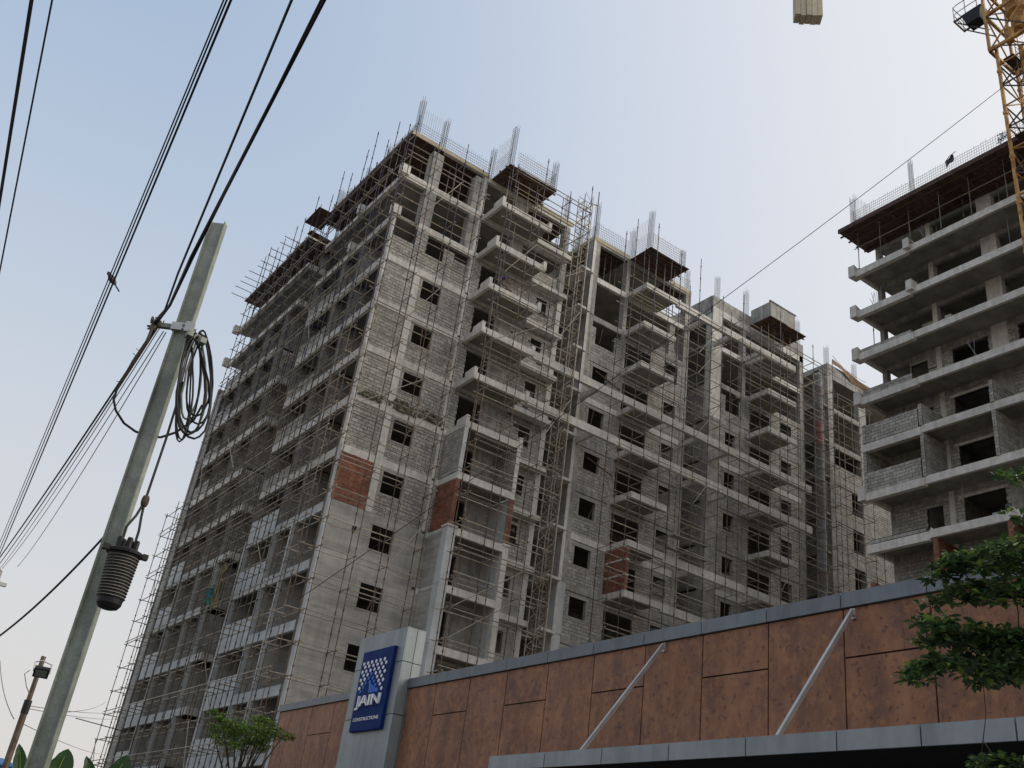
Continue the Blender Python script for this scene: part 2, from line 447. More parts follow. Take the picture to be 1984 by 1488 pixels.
# ------------------------------------------------------------------ the corner apartment building
APT = thing('apartment_building', (18.5, 45, 0), 'unfinished concrete apartment building of three joined wings with red brick patches, scaffolded all round', 'building')
BUDGET['apt'] = 292
XL, YF, YB = 18.5, 45.0, 43.0
def P(name, mb, m, **k): return part(name, mb, m, APT, **k)

# floor slabs (one per storey) and the cores behind the rooms
for i in range(1, 15):
    t = T[i]; s = MB()
    s.box(20.62, 31.3, YF+.22, 72.2, t-.15, t)
    s.box(18.72, 20.62, YF+.22, 56.15, t-.15, t)
    s.box(18.72, 20.62, 60.5, 72.2, t-.15, t)
    s.box(33.42, 42.78, YF+.22, 60, t-.15, t)
    s.box(45.12, 55.28, YF+.22, 60, t-.15, t)
    s.box(31.3, 33.42, 47.6, 60, t-.15, t); s.box(42.78, 45.12, 48.6, 60, t-.15, t)
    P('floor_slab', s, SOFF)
c = MB(); c.box(24.0, 31.2, 49.2, 72.0, 0, 44.0); c.box(33.6, 55.1, 49.0, 60, 0, 43.9); c.box(31.25, 33.6, 50.2, 60, 0, 43.9)
P('core_wall', c, CONC)
P('end_wall', B(18.5, 31.3, 72.2, 72.45, 0, 35.7), CONC)

# --- corner wing, courtyard face (looks to -Y)
def beam_y(x0, x1, i, d=.5, y=YF, proud=0.0, m=BEAM, t=.25, name='edge_beam'):
    P(name, B(x0, x1, y-proud, y+t, T[i]-d, T[i]), m)
for i in range(1, 14):
    z0, z1 = T[i], T[i+1]
    if i >= 12:
        for a, b in ((20.1, 20.9), (23.4, 24.05)):
            P('column', B(a, b, YF+.004, YF+.6, z0, z1-.5), CONC)
        beam_y(18.52, 24.3, i+1, y=YF+.002) if i < 13 else None
    elif i == 11:
        masonry('Y', YF, 18.5, 20.1, z0, z0+1.4, (), APT, single=None, ragged=.01)
        masonry('Y', YF, 20.1, 24.05, z0, z1-.5, [(20.95, 22.15, z0+1.15, z1), (22.15, 22.9, z0+2.2, z1), (22.9, 24.05, z0+1.75, z1)], APT)
        beam_y(20.12, 24.3, i+1)
    elif i >= 6:
        hole = (21.12, 22.5, z0+1.22, z0+2.5)
        u0 = 18.5
        if i == 6:
            masonry('Y', YF-.012, 18.5, 20.5, z0+.02, z1-.4, (), APT, m=BRICK, mort=BRMORT, bl=.225, bh=.072, jt=.015, name='brick_patch', pname='brick')
            u0 = 20.5
        masonry('Y', YF, u0, 24.05, z0, z1-.42, [hole], APT, single='apt')
        surround('Y', YF, hole, APT)
        beam_y(18.5, 24.08, i+1, d=.42, proud=.015)
        P('corner_pier', B(20.55, 20.95, YF-.008, YF+.25, z0, z1-.42), BEAM)
    else:
        hole = (21.12, 22.5, z0+1.22, z0+2.5)
        rendered('Y', YF, 18.5, 24.05, z0, z1, [hole], APT)
        surround('Y', YF, hole, APT, PLAST, wd=.03, head=.06)
    # lining column at the inner end of the window wall
    P('column', B(24.05, 24.32, YF-.01, YF+.5, z0, z1-.15), BEAM if i > 5 else PLAST)
P('hole_shade_patch', B(20.05, 20.3, YF-.004, YF+.05, 18.2, 18.45), JOINT)  # near-black block on the solid wall, painted shade of a putlog opening
# broken mortar and rubble along one beam
rub = MB()
for k in range(430):
    x = R_.uniform(18.7, 24.1); f = 1-abs((x-21.8)/3.4)
    if R_.random() < .5+.5*math.sin(x*3.1+1): continue
    z = 25.62 + R_.random()**1.8*(.18+.5*max(f, .12)) + (.15 if x > 22.6 else 0)
    y = 44.99-R_.random()*.10
    r = R_.uniform(.03, .085)
    c_ = Vector((x, y, z)); rub.hexa([c_+Vector((sx*r*R_.uniform(.6, 1.3), sy*r*.8, sz*r*R_.uniform(.5, 1.2))) for sz in (-1, 1) for sx, sy in ((-1, -1), (1, -1), (1, 1), (-1, 1))])
P('rubble', rub, ALGA, kind='stuff', label='mossy broken mortar on a beam')

# --- balcony bay of the corner wing and of the next wings
def balcony(x0, x1, i, parent=APT, stubs=True, d=.38, y0=YB, y1=YF):
    t = T[i]
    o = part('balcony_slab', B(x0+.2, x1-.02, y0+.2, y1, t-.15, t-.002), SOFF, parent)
    part('edge_band', B(x0, x1, y0, y0+.2, t-d, t+.02), BEAM, o)
    sb = B(x0, x0+.2, y0+.2, y1-.01, t-d+.02, t+.01)
    part('side_band', sb, BEAM, o)
    if stubs:
        st = MB(); w_ = .2
        st.hexa([(x0-.012, y0-.012, t-d+.06), (x0+w_, y0-.012, t-d+.06), (x0+w_, y0+1.0, t-.1), (x0-.012, y0+1.0, t-.1),
                 (x0-.012, y0-.012, t+.36), (x0+w_, y0-.012, t+.36), (x0+w_, y0+1.0, t+.30), (x0-.012, y0+1.0, t+.30)])
        part('upstand', st, BEAM, o)
        part('upstand', B(x1-.18, x1+.05, y0-.03, y0+.28, t-.30, t+.34), BEAM, o)
    return o
for i in range(1, 14):
    z0, z1 = T[i], T[i+1]
    balcony(24.5, 28.35, i, stubs=i >= 8)
    if 1 <= i <= 7:
        if i == 7:
            masonry('X', 24.48, YB, YF-.05, z0+.04, z1-.4, (), APT, thick=.24, single='apt', name='fin_wall')
            P('fin_cap', B(24.485, 24.735, YB-.012, YB+.02, z0+.04, z1-.4), RENDER)
            masonry('X', 28.1, YB, YF-.05, z0+.04, z1-.4, (), APT, thick=.24, name='fin_wall')
            P('fin_cap', B(28.105, 28.355, YB-.012, YB+.02, z0+.04, z1-.4), BEAM)
        elif i == 6:
            masonry('X', 24.48, YB, YF-.05, z0+.04, z1-.4, (), APT, m=BRICK, mort=BRMORT, bl=.225, bh=.072, jt=.016, thick=.24, name='brick_fin', pname='brick')
            masonry('Y', YB-.014, 24.5, 24.74, z0+.04, z1-.4, (), APT, m=BRICK, mort=BRMORT, bl=.225, bh=.072, jt=.016, thick=.05, name='brick_fin', pname='brick')
            masonry('Y', YB-.014, 28.1, 28.36, z0+.04, z1-.4, (), APT, m=BRICK, mort=BRMORT, bl=.225, bh=.072, jt=.016, thick=.24, name='brick_fin', pname='brick')
            P('fin_wall', B(28.12, 28.35, YB+.24, YF, z0, z1-.4), RENDER)
        else:
            P('fin_wall', B(24.48, 24.85, YB+.55, YF, z0+.02, z1-.15), PLAST)
            P('fin_pier', B(24.46, 24.98, YB-.01, YB+.55, z0+.02, z1-.002), RENDER)
            P('fin_wall', B(28.1, 28.36, YB+.35, YF, z0+.02, z1-.15), RENDER)
            P('fin_pier', B(28.05, 28.4, YB-.01, YB+.35, z0+.02, z1-.002), BEAM)
            if i == 5:
                P('pier_head', B(24.40, 25.04, YB-.06, YB+.6, z1-.012, z1+.10), BEAM); P('pier_head', B(27.99, 28.46, YB-.06, YB+.4, z1-.012, z1+.10), BEAM)
    # back wall of the balcony
    if i >= 12:
        P('column', B(26.75, 27.75, YF+.1, YF+.35, z0, z1-.45), CONC); P('column', B(30.85, 31.3, YF, YF+.5, z0, z1-.45), CONC)
        if i == 12:
            masonry('Y', YF+.1, 28.6, 30.85, z0, z0+1.2, (), APT, ragged=.05)
        P('edge_beam', B(24.33, 31.3, YF+.02, YF+.27, z1-.45, z1), BEAM)
    else:
        hole = (24.95, 26.45, z0+.02, z0+2.35); win = (29.35, 30.15, z0+1.1, z0+2.3)
        w0 = (24.33, 26.7) if i > 5 else None
        if i > 5:
            masonry('Y', YF+.05, 24.33, 26.72, z0, z1-.3, [hole], APT)
            masonry('Y', YF+.05, 27.75, 30.86, z0, z1-.3, [win], APT, ragged=.012)
        else:
            rendered('Y', YF+.05, 24.33, 26.72, z0, z1-.3, [hole], APT); rendered('Y', YF+.05, 27.75, 30.86, z0, z1-.3, [win], APT)
        P('wall_panel', B(26.72, 27.75, YF+.02, YF+.27, z0, z1-.3), CONC)
        P('edge_beam', B(24.33, 30.9, YF, YF+.3, z1-.32, z1), BEAM)
        P('column', B(30.86, 31.3, YF-.03, YF+.5, z0, z1), BEAM)
    P('slab_ledge', B(28.42, 31.25, YF-.55, YF-.002, T[i]-.34, T[i]-.02), BEAM)

# --- recess with the hoist, side wall of the second wing (looks to -X)
for i in range(1, 14):
    z0, z1 = T[i], T[i+1]
    P('landing_slab', B(32.35, 33.38, YF-.35, 47.4, z0-.16, z0), BEAM)
    if i <= 11:
        masonry('X', 33.4, YF+.85, 49.0, z0, z1-.32, (), APT)
        P('edge_beam', B(33.385, 33.6, YF+.85, 49.0, z1-.32, z1), CONC)
    P('column', B(33.38, 34.0, YF-.02, YF+.85, z0, z1), CONC if i > 5 else RENDER)
    P('corner_edge', B(33.40, 33.62, YF-.034, YF-.02, z0+.06, z1-.04), BEAM)
    P('pour_joint', B(33.355, 34.02, YF-.04, YF+.87, z0-.03, z0+.05), CONC)
    P('recess_wall', B(31.32, 33.4, 48.8, 49.0, z0, z1-.15), CONC)

# --- second wing (X 33.4 - 42.8) and third wing (X 45.1 - 55.3)
BANDM = CONC
def wing(x_col, wall1, win1, col2, door, wall2, win2, col3, balc, tag_):
    for i in range(1, 14):
        z0, z1 = T[i], T[i+1]
        P('column', B(*col2, YF-.01, YF+.45, z0, z1-.4), CONC)
        P('column', B(*col3, YF-.03, YF+.5, z0, z1), CONC)
        P('edge_beam', B(x_col, col3[0], YF-.005, YF+.25, z1-.40, z1), CONC if i % 3 else BEAM)
        h1 = (win1[0], win1[1], z0+1.22, z0+2.38); h2 = (win2[0], win2[1], z0+.95, z0+2.35); hd = (door[0], door[1], z0+.02, z0+2.32)
        if i >= 12: 
            if i == 13 or tag_ == 3: continue
            P('column', B(col3[0]-1.3, col3[0]-.8, YF+.1, YF+.4, z0, z1-.4), CONC); continue
        if i >= 3:
            sg = 'apt' if (tag_ == 2 and 5 <= i <= 9) else None
            top = z1-.41
            if i == 11:
                masonry('Y', YF, wall1[0], wall1[1], z0, top, [(win1[0], win1[1]+.3, z0+.95, z1), (wall1[0], wall1[1], z0+2.2, z1)], APT, ragged=.01)
            else:
                masonry('Y', YF, wall1[0], wall1[1], z0, top, [h1], APT, single=sg)
                surround('Y', YF, h1, APT)
            masonry('Y', YF, col2[1], wall2[1], z0, top, [hd, h2], APT)
            if i < 11: surround('Y', YF, h2, APT, wd=.06)
        else:
            rendered('Y', YF, wall1[0], wall1[1], z0, z1-.41, [h1], APT, RENDER)
            rendered('Y', YF, col2[1], wall2[1], z0, z1-.41, [hd, h2], APT)
    for i in range(2, 14):
        balcony(balc[0], balc[1], i, stubs=False)
wing(34.0, (34.0, 36.55), (34.34, 35.68), (36.55, 36.85), (37.0, 39.3), (39.3, 42.3), (40.7, 41.85), (42.3, 42.8), (36.75, 39.7), 2)
wing(46.1, (46.1, 48.4), (46.7, 47.8), (48.4, 48.72), (49.2, 51.4), (51.4, 54.85), (52.6, 53.8), (54.85, 55.3), (49.0, 52.0), 3)
for i in range(1, 14):
    z0, z1 = T[i], T[i+1]
    P('column', B(45.1, 46.1, YF-.04, YF+.6, z0, z1), CONC if i < 11 else BEAM)
for i in (12, 13): P('side_wall', B(55.05, 55.25, YF+.5, 49.0, T[i], T[i+1]-.16), CONC)
# red brick side wall under a balcony of the second wing
masonry('X', 36.74, YB+.02, YF-.02, T[6]+.03, T[7]-.39, (), APT, m=BRICK, mort=BRMORT, bl=.225, bh=.072, jt=.016, thick=.24, name='brick_fin', pname='brick')
masonry('Y', YB+.006, 36.76, 36.98, T[6]+.03, T[7]-.39, (), APT, m=BRICK, mort=BRMORT, bl=.225, bh=.072, jt=.016, thick=.05, name='brick_fin', pname='brick')
for zz in (20.35, 21.3):
    P('mortar_band', B(36.725, 36.99, YB-.006, YF-.1, zz, zz+.09), BEAM)
# recess between second and third wing
for i in range(1, 14):
    z0, z1 = T[i], T[i+1]
    hw = (43.4, 44.3, z0+1.1, z0+2.3)
    if i <= 11:
        masonry('Y', 48.4, 42.8, 45.1, z0, z1-.35, [hw], APT)
        masonry('X', 45.1, YF+.62, 48.4, z0, z1-.35, (), APT)
    P('edge_beam', B(42.8, 45.1, 48.38, 48.62, z1-.35, z1), BEAM)
# long tie beams along the balcony fronts, and their cross beams
for i, x0, x1 in ((13, 39.68, 52.0), (10, 28.35, 53.6), (9, 28.35, 53.6), (7, 39.68, 52.6), (6, 39.68, 51.0)):
    P('tie_beam', B(x0, x1, YB+.004, YB+.25, T[i]-.50, T[i]+.016), BEAM)
    for xc in (33.7, 42.6, 45.4, 48.5):
        if x0 < xc < x1: P('cross_beam', B(xc-.12, xc+.12, YB+.25, YF-.03, T[i]-.38, T[i]-.01), BEAM)
# parapets already cast on the third wing
P('parapet', B(45.1, 49.3, YF-.035, YF+.15, 44.26, 45.2), CONC); P('parapet', B(52.0, 55.3, YF-.035, YF+.15, 44.26, 45.35), CONC)
P('parapet', B(45.06, 45.25, YF+.15, 50, 43.7, 45.2), CONC)
pp = MB(); pp.box(49.2, 52.0, YB, YB+.15, 44.3, 45.75); pp.box(49.2, 49.38, YB+.15, YF-.036, 44.3, 45.75); pp.box(51.8, 52.0, YB+.15, YF-.036, 44.3, 45.6)
pp.box(49.1, 52.1, YB-.06, YB+.1, 45.75, 45.83)
P('parapet', pp, CONC)
P('edge_beam', B(45.1, 55.3, YF-.03, YF+.25, 43.7, 44.26), BEAM)

# --- street face (looks to -X): piers, edge beams and parapet panels, bay by bay
def pier(y0, y1, i, m=None, x1=20.62):
    z0, z1 = T[i], T[i+1]
    if i >= 12: return
    if i <= 5 or m: P('side_wall', B(XL+.012, x1, y0, y1, z0, z1-.15), m or PLAST)
    else: 
        masonry('Y', y0, XL+.02, x1, z0, z1-.16, (), APT, thick=y1-y0, single='apt' if (i in (9, 10) and y0 < 52) else None, name='side_wall')
    P('pier_edge', B(XL-.012 if i <= 5 else XL+.03, XL+.20, y0-.012, y1+.012, z0, z1-.002), RENDER if i <= 5 else CONC)
for i in range(1, 14):
    z0, z1 = T[i], T[i+1]; t = T[i]
    em = RENDER if i <= 6 else BEAM
    if i <= 11:
        P('corner_edge', B(XL-.014, XL+.16, YF-.004, YF+.36, z0, z1), em)
    for y0, y1 in ((49.0, 49.36), (51.62, 51.86), (55.8, 56.14), (60.5, 60.74), (63.9, 64.1), (67.3, 67.56)):
        pier(y0, y1, i)
    # edge beams
    if i >= 12:
        for y0, y1 in ((YF+.004, 50.6), (50.75, 56.15), (60.5, 66.4), (66.5, 72.2)):
            P('edge_beam', B(XL, XL+.22, y0, y1, t-.42, t+.02), BEAM)
        for y0 in (YF-.1, 50.4, 72.1):
            P('upstand', B(XL-.28, XL+.3, y0, y0+.42, t-.25, t+.42), BEAM)
    else:
        for y0, y1 in ((YF+.37, 49.0), (49.37, 51.62), (60.75, 63.9), (64.1, 67.3)):
            P('edge_beam', B(XL+.004, XL+.2, y0, y1, t-.5, t), em)
        for y0, y1 in ((51.87, 55.8), (67.57, 70.7)):
            hh = 1.1 if not (i in (7, 9, 11)) else .72
            if i > 6: 
                P('edge_beam', B(XL+.004, XL+.2, y0, y1, t-.5, t), em)
                masonry('X', XL+.02, y0, y1, t, t+hh, (), APT, thick=.15, m=BLOCK, name='parapet')
            else:
                P('parapet', B(XL-.006, XL+.16, y0, y1, t-.5, t+hh), RENDER)
    # rear wall of the recessed balconies
    if i <= 11:
        for y0, y1, hole in ((YF+.25, 49.0, (46.2, 47.9)), (49.36, 51.62, (50.2, 51.1)), (51.86, 55.8, (52.6, 54.9)), (60.74, 63.9, (61.4, 63.2)), (64.1, 67.3, (64.8, 66.6)), (67.56, 72.2, (68.3, 70))):
            hh = [(hole[0], hole[1], z0+.02, z0+2.3)]
            if i > 5: masonry('X', 20.62, y0, y1, z0, z1-.16, hh, APT)
            else: rendered('X', 20.62, y0, y1, z0, z1-.16, hh, APT)
        if i <= 10:
            if i > 5: masonry('X', XL+.01, 70.9, 72.45, z0, z1-.002, (), APT, name='end_pier')
            else: P('end_pier', B(XL, XL+.3, 70.9, 72.45, z0, z1-.002), PLAST)
            P('end_return', B(XL+.25, 20.62, 70.92, 71.1, z0, z1-.16), CONC)
    else:
        for y0 in (48.6, 52.2, 55.4, 61, 65, 69.5):
            P('column', B(20.2, 20.6, y0, y0+.7, z0, z1-.15), CONC)
    # slab sides in the light well
    P('well_beam', B(XL+.2, 24.0, 60.5, 60.7, t-.45, t-.001), em)
    P('well_beam', B(20.62, 24.0, 55.95, 56.14, t-.45, t-.001), em)
for i in range(1, 14):
    if i <= 11:
        P('well_wall', B(20.62, 24.0, 60.72, 60.9, T[i], T[i+1]-.15), PLAST if i < 6 else CONC)
        if i in (3, 4, 6, 7, 9, 10):
            P('well_balcony', B(XL+.22, 22.5, 58.9, 60.49, T[i]-.16, T[i]-.01), SOFF)
            P('edge_band', B(XL+.02, XL+.215, 58.7, 60.49, T[i]-.42, T[i]), BEAM); P('edge_band', B(XL+.22, 22.5, 58.7, 58.895, T[i]-.42, T[i]-.004), BEAM)
    else:
        P('well_balcony', B(XL+.225, 22.5, 58.9, 60.49, T[i]-.16, T[i]-.01), SOFF)
        P('edge_band', B(XL+.005, XL+.22, 58.7, 60.49, T[i]-.42, T[i]+.02), BEAM); P('edge_band', B(XL+.225, 22.5, 58.7, 58.895, T[i]-.42, T[i]+.01), BEAM)

# loose boards and poles left in some window openings
for i, k in ((10, 1), (9, 2), (7, 1), (5, 1), (4, 2)):
    z0 = T[i]
    for j in range(k):
        m = MB(); a = 21.2+R_.uniform(.1, 1.1); m.bar((a, YF+.1, z0+1.25), (a+R_.uniform(-.3, .35), YF+.05, z0+2.5), .07, .05); P('window_stick', m, TIMB)
for x0, w_ in ((34.34, 1.34), (46.7, 1.1)):
    for i in (11, 9, 7, 4):
        m = MB(); a = x0+R_.uniform(.2, w_-.3); m.bar((a, YF+.12, T[i]+1.2), (a+R_.uniform(-.3, .4), YF+.02, T[i]+2.4), .07, .05); P('window_stick', m, TIMB)
for i in (10, 8):
    m = MB(); m.bar((34.4, YF-.3, T[i]+1.9), (36.5, YF-.35, T[i]+1.35), .09, .05); P('window_board', m, TIMB)
# plaster spills under some sills
# ------------------------------------------------------------------ roof formwork, rebar
def formwork(owner, x0, x1, y0, y1, z, along='Y', step=.62, edge=None):
    """shuttering deck seen from below: plates side by side, bearers under them"""
    n = 0
    if along == 'Y':
        y = y0
        while y < y1-.05:
            e = min(y+step, y1)
            part('shutter_plate', B(x0+R_.uniform(-.05, .02), x1, y+.008, e-.008, z-R_.uniform(.0, .015), z+.05), FORM, owner); y = e
        x = x0+.35
        while x < x1:
            part('bearer', B(x-.04, x+.04, y0-R_.uniform(0, .2), y1+R_.uniform(0, .2), z-.115, z-.018), TIMB, owner); x += .75
    else:
        x = x0
        while x < x1-.05:
            e = min(x+step, x1)
            part('shutter_plate', B(x+.008, e-.008, y0+R_.uniform(-.05, .02), y1, z-R_.uniform(.0, .015), z+.05), FORM, owner); x = e
        y = y0+.3
        while y < y1:
            part('bearer', B(x0-R_.uniform(0, .15), x1+R_.uniform(0, .15), y-.04, y+.04, z-.115, z-.018), TIMB, owner); y += .7
def rebar_mesh(owner, face, pl, u0, u1, z0, h, du=.16, dz=.2, tall=()):
    m = MB(); u = u0
    while u <= u1:
        hh = h*R_.uniform(.93, 1.04)
        for a, b in tall:
            if a <= u <= b: hh = h*1.75+R_.uniform(-.1, .15)
        o = R_.uniform(-.03, .03)
        if face == 'Y': m.tube((u, pl, z0), (u+o, pl+o, z0+hh), .0145, 3, caps=False)
        else: m.tube((pl, u, z0), (pl+o, u+o, z0+hh), .0145, 3, caps=False)
        u += du
    z = z0+.1
    while z < z0+h-.05:
        if face == 'Y': m.tube((u0, pl+.012, z), (u1, pl+.012, z+R_.uniform(-.03, .03)), .0125, 3, caps=False)
        else: m.tube((pl+.012, u0, z), (pl+.012, u1, z+R_.uniform(-.03, .03)), .0125, 3, caps=False)
        z += dz
    part('rebar_mesh', m, REBAR, owner, kind='stuff')
def cage(owner, x, y, z0, h, s=.28):
    m = MB()
    for dx, dy in ((-1, -1), (1, -1), (1, 1), (-1, 1), (0, -1), (0, 1)):
        m.tube((x+dx*s/2, y+dy*s/2, z0), (x+dx*s/2+R_.uniform(-.03, .03), y+dy*s/2, z0+h*R_.uniform(.94, 1.03)), .014, 4, caps=False)
    z = z0+.1
    while z < z0+h*.92:
        a = s/2+.012
        pts = [(x-a, y-a, z), (x+a, y-a, z), (x+a, y+a, z), (x-a, y+a, z)]
        for k in range(4): m.tube(pts[k], pts[(k+1) % 4], .009, 3, caps=False)
        z += .15
    part('rebar_cage', m, REBAR, owner)
ZF = 44.08
formwork(APT, 18.42, 20.85, 45.0, 57.55, ZF)
formwork(APT, 18.42, 20.85, 60.0, 72.4, ZF)
formwork(APT, 20.87, 24.4, 45.3, 48.6, ZF, 'X', .9)
formwork(APT, 24.55, 28.35, 42.9, 45.6, ZF, 'X')
formwork(APT, 28.4, 31.4, 45.0, 48, ZF, 'X', .9)
formwork(APT, 36.75, 40.45, 42.9, 45.6, ZF, 'X')
formwork(APT, 34.1, 36.7, 45.3, 48, ZF, 'X', .9); formwork(APT, 40.5, 42.4, 45.3, 48, ZF, 'X', .9)
formwork(APT, 48.9, 52.95, 42.75, 44.9, 44.16, 'X')
for a, b in ((20.9, 24.35), (28.4, 31.5), (33.4, 36.7), (40.5, 42.8)):
    P('side_shutter', B(a, b, YF-.05, YF+.02, ZF-.06, T[14]+.1), PLY)
P('side_shutter', B(33.34, 33.42, YF-.05, 48.5, ZF-.06, T[14]+.1), PLY)
P('side_shutter', B(18.36, 18.42, 45.0, 57.5, ZF-.03, T[14]+.12), FORM)
P('side_shutter', B(18.4, 20.85, 44.92, 44.98, ZF-.02, T[14]+.12), PLY)
P('side_shutter', B(18.5, 20.8, 59.94, 60.0, ZF-.05, T[14]+.1), PLY)
zr = T[14]+.02
rebar_mesh(APT, 'Y', YF+.15, 18.8, 24.4, zr, 1.35, tall=((18.7, 20.6),))
rebar_mesh(APT, 'Y', YB+.12, 25.2, 28.3, zr, 1.55)
rebar_mesh(APT, 'X', 24.65, 43.1, 45, zr, 1.5, tall=((43, 45),))
rebar_mesh(APT, 'X', 18.62, 45.1, 48, zr, 1.0); rebar_mesh(APT, 'X', 28.2, 43.1, 46, zr, 1.4)
rebar_mesh(APT, 'X', 18.7, 54.2, 57.3, zr-.4, 1.7); rebar_mesh(APT, 'Y', 57.3, 18.8, 21, zr-.4, 1.6)
rebar_mesh(APT, 'X', 18.7, 61, 70, zr, .75, du=.4)
rebar_mesh(APT, 'Y', YF+.1, 33.5, 36.6, zr, 1.5); rebar_mesh(APT, 'X', 33.55, 45, 48, zr, 1.3)
rebar_mesh(APT, 'X', 36.85, 43.1, 45, zr, 1.5, tall=((43, 45),)); rebar_mesh(APT, 'Y', YB+.12, 37.0, 40.3, zr, 1.45)
rebar_mesh(APT, 'Y', YF, 40.6, 42.7, zr, 1.1)
rebar_mesh(APT, 'Y', YF+.2, 52.6, 54.8, 45.2, 1.3, tall=((54.0, 54.6),))
for x, y, h in ((18.75, 45.15, 3.1), (20.7, 45.2, 2.7), (24.5, 45.2, 2.6), (24.75, 43.2, 3.4), (28.25, 43.2, 2.4), (31.0, 45.3, 2.4), (18.9, 49.2, 1.9), (18.9, 56.6, 2.5), (20.6, 58.2, 2.4),
                (33.6, 45.2, 3.3), (33.8, 47.4, 2.2), (36.9, 45.1, 2.6), (36.95, 43.2, 3.4), (40.2, 43.3, 1.6), (42.6, 45.3, 2.2), (45.9, 45.4, 2.4), (49.2, 45.5, 2.8), (54.9, 45.2, 2.6), (55.2, 47, 1.8), (19.0, 64, 1.5), (18.8, 51.9, 1.6)):
    cage(APT, x, y, zr if x < 45 else 45.15, h)

# steel props under the formwork: each stands on its own
def prop(x, y, z0, z1, me={}):
    k = round(z1-z0, 2)
    if k not in me:
        m = MB(); h = z1-z0
        m.tube((0, 0, 0), (0, 0, h*.55), .030, 6); m.tube((0, 0, h*.55), (0, 0, h), .022, 6); m.box(-.07, .07, -.07, .07, 0, .012); m.box(-.07, .07, -.07, .07, h-.012, h)
        m.tube((0, 0, h*.53), (0, 0, h*.58), .045, 6)
        me[k] = m.mesh('prop', PROPM)
    return me[k]
ORD = ['first', 'second', 'third', 'fourth', 'fifth', 'sixth', 'seventh', 'eighth', 'ninth', 'tenth', 'eleventh', 'twelfth']
def put_props(pts, z0, z1, label, group, side='left'):
    """label holds {} where the place in its row goes"""
    for k, (x, y) in enumerate(pts):
        lab = label.format('%s from the %s' % (ORD[k], side)) if '{}' in label else label
        link('steel_prop', prop(x, y, z0, z1), None, (x+R_.uniform(-.08, .08), y+R_.uniform(-.08, .08), z0), None, lab, 'prop', group)
ZP = T[13]+.002
put_props([(21.2+.55*k, 45.7) for k in range(5)], ZP, ZF-.12, 'front row prop, {}, between the two top corner columns', 'props at the top corner')
put_props([(21.6+.9*k, 47.2) for k in range(3)], ZP, ZF-.12, 'rear row prop, {}, between the two top corner columns', 'props at the top corner')
put_props([(25.0+.8*k, 43.5) for k in range(4)], ZP+.02, ZF-.12, 'outer row prop, {}, on the top balcony left of the hoist mast', 'props on the top balcony')
put_props([(25.2+1.0*k, 44.6) for k in range(3)], ZP+.02, ZF-.12, 'inner row prop, {}, on the top balcony left of the hoist mast', 'props on the top balcony')
put_props([(28.8+.6*k, 45.6) for k in range(4)], ZP, ZF-.12, 'prop, {}, under the pale edge board beside the hoist mast top', 'props by the hoist mast')
put_props([(19.0, 45.8+1.4*k) for k in range(8)], ZP, ZF-.12, 'outer street side prop, {} of the near roof boards', 'props on the street side', 'corner end')
put_props([(20.0, 46.2+2.4*k) for k in range(5)], ZP, ZF-.12, 'inner street side prop, {} of the near roof boards', 'props on the street side', 'corner end')
put_props([(19.0, 61+1.4*k) for k in range(8)], ZP, ZF-.12, 'outer street side prop, {} of the far roof boards', 'props on the far street side', 'near end')
put_props([(20.0, 61.3+2.6*k) for k in range(4)], ZP, ZF-.12, 'inner street side prop, {} of the far roof boards', 'props on the far street side', 'near end')
put_props([(34.5+.5*k, 45.7) for k in range(4)], ZP, ZF-.12, 'dark prop, {}, by the top corner column of the middle wing', 'props of the middle wing')
put_props([(37.2+.8*k, 43.5) for k in range(4)], ZP+.02, ZF-.12, 'prop, {}, on the top balcony of the middle wing', 'props on the middle balcony')
put_props([(41+.6*k, 45.6) for k in range(2)], ZP+.02, ZF-.12, 'prop, {}, right of the top balcony of the middle wing', 'props on the middle balcony')
put_props([(49.3+.85*k, 43.4) for k in range(4)], ZP+.02, 44.16-.12, 'prop, {}, under the boarded parapet of the far wing', 'props of the far wing')
put_props([(52.6+.6*k, 45.6) for k in range(3)], ZP+.02, 44.16-.12, 'prop, {}, right of the boarded parapet of the far wing', 'props of the far wing')
put_props([(26.0, 43.4), (25.4, 43.9)], T[12]+.02, T[13]-.42, 'long prop, {}, on the second balcony below the near wing roof'.replace('{}', '{}'), 'props on the second balcony', 'right')
for i in range(8, 12):
    w_ = {11: 'third', 10: 'fourth', 9: 'fifth', 8: 'sixth'}[i]
    put_props([(25.3, 43.5)], T[i]+.02, T[i+1]-.16, 'left slim prop on the %s balcony below the roof of the near wing' % w_, 'props on the balconies')
    put_props([(27.2, 44.2)], T[i]+.02, T[i+1]-.16, 'right slim prop on the %s balcony below the roof of the near wing' % w_, 'props on the balconies')

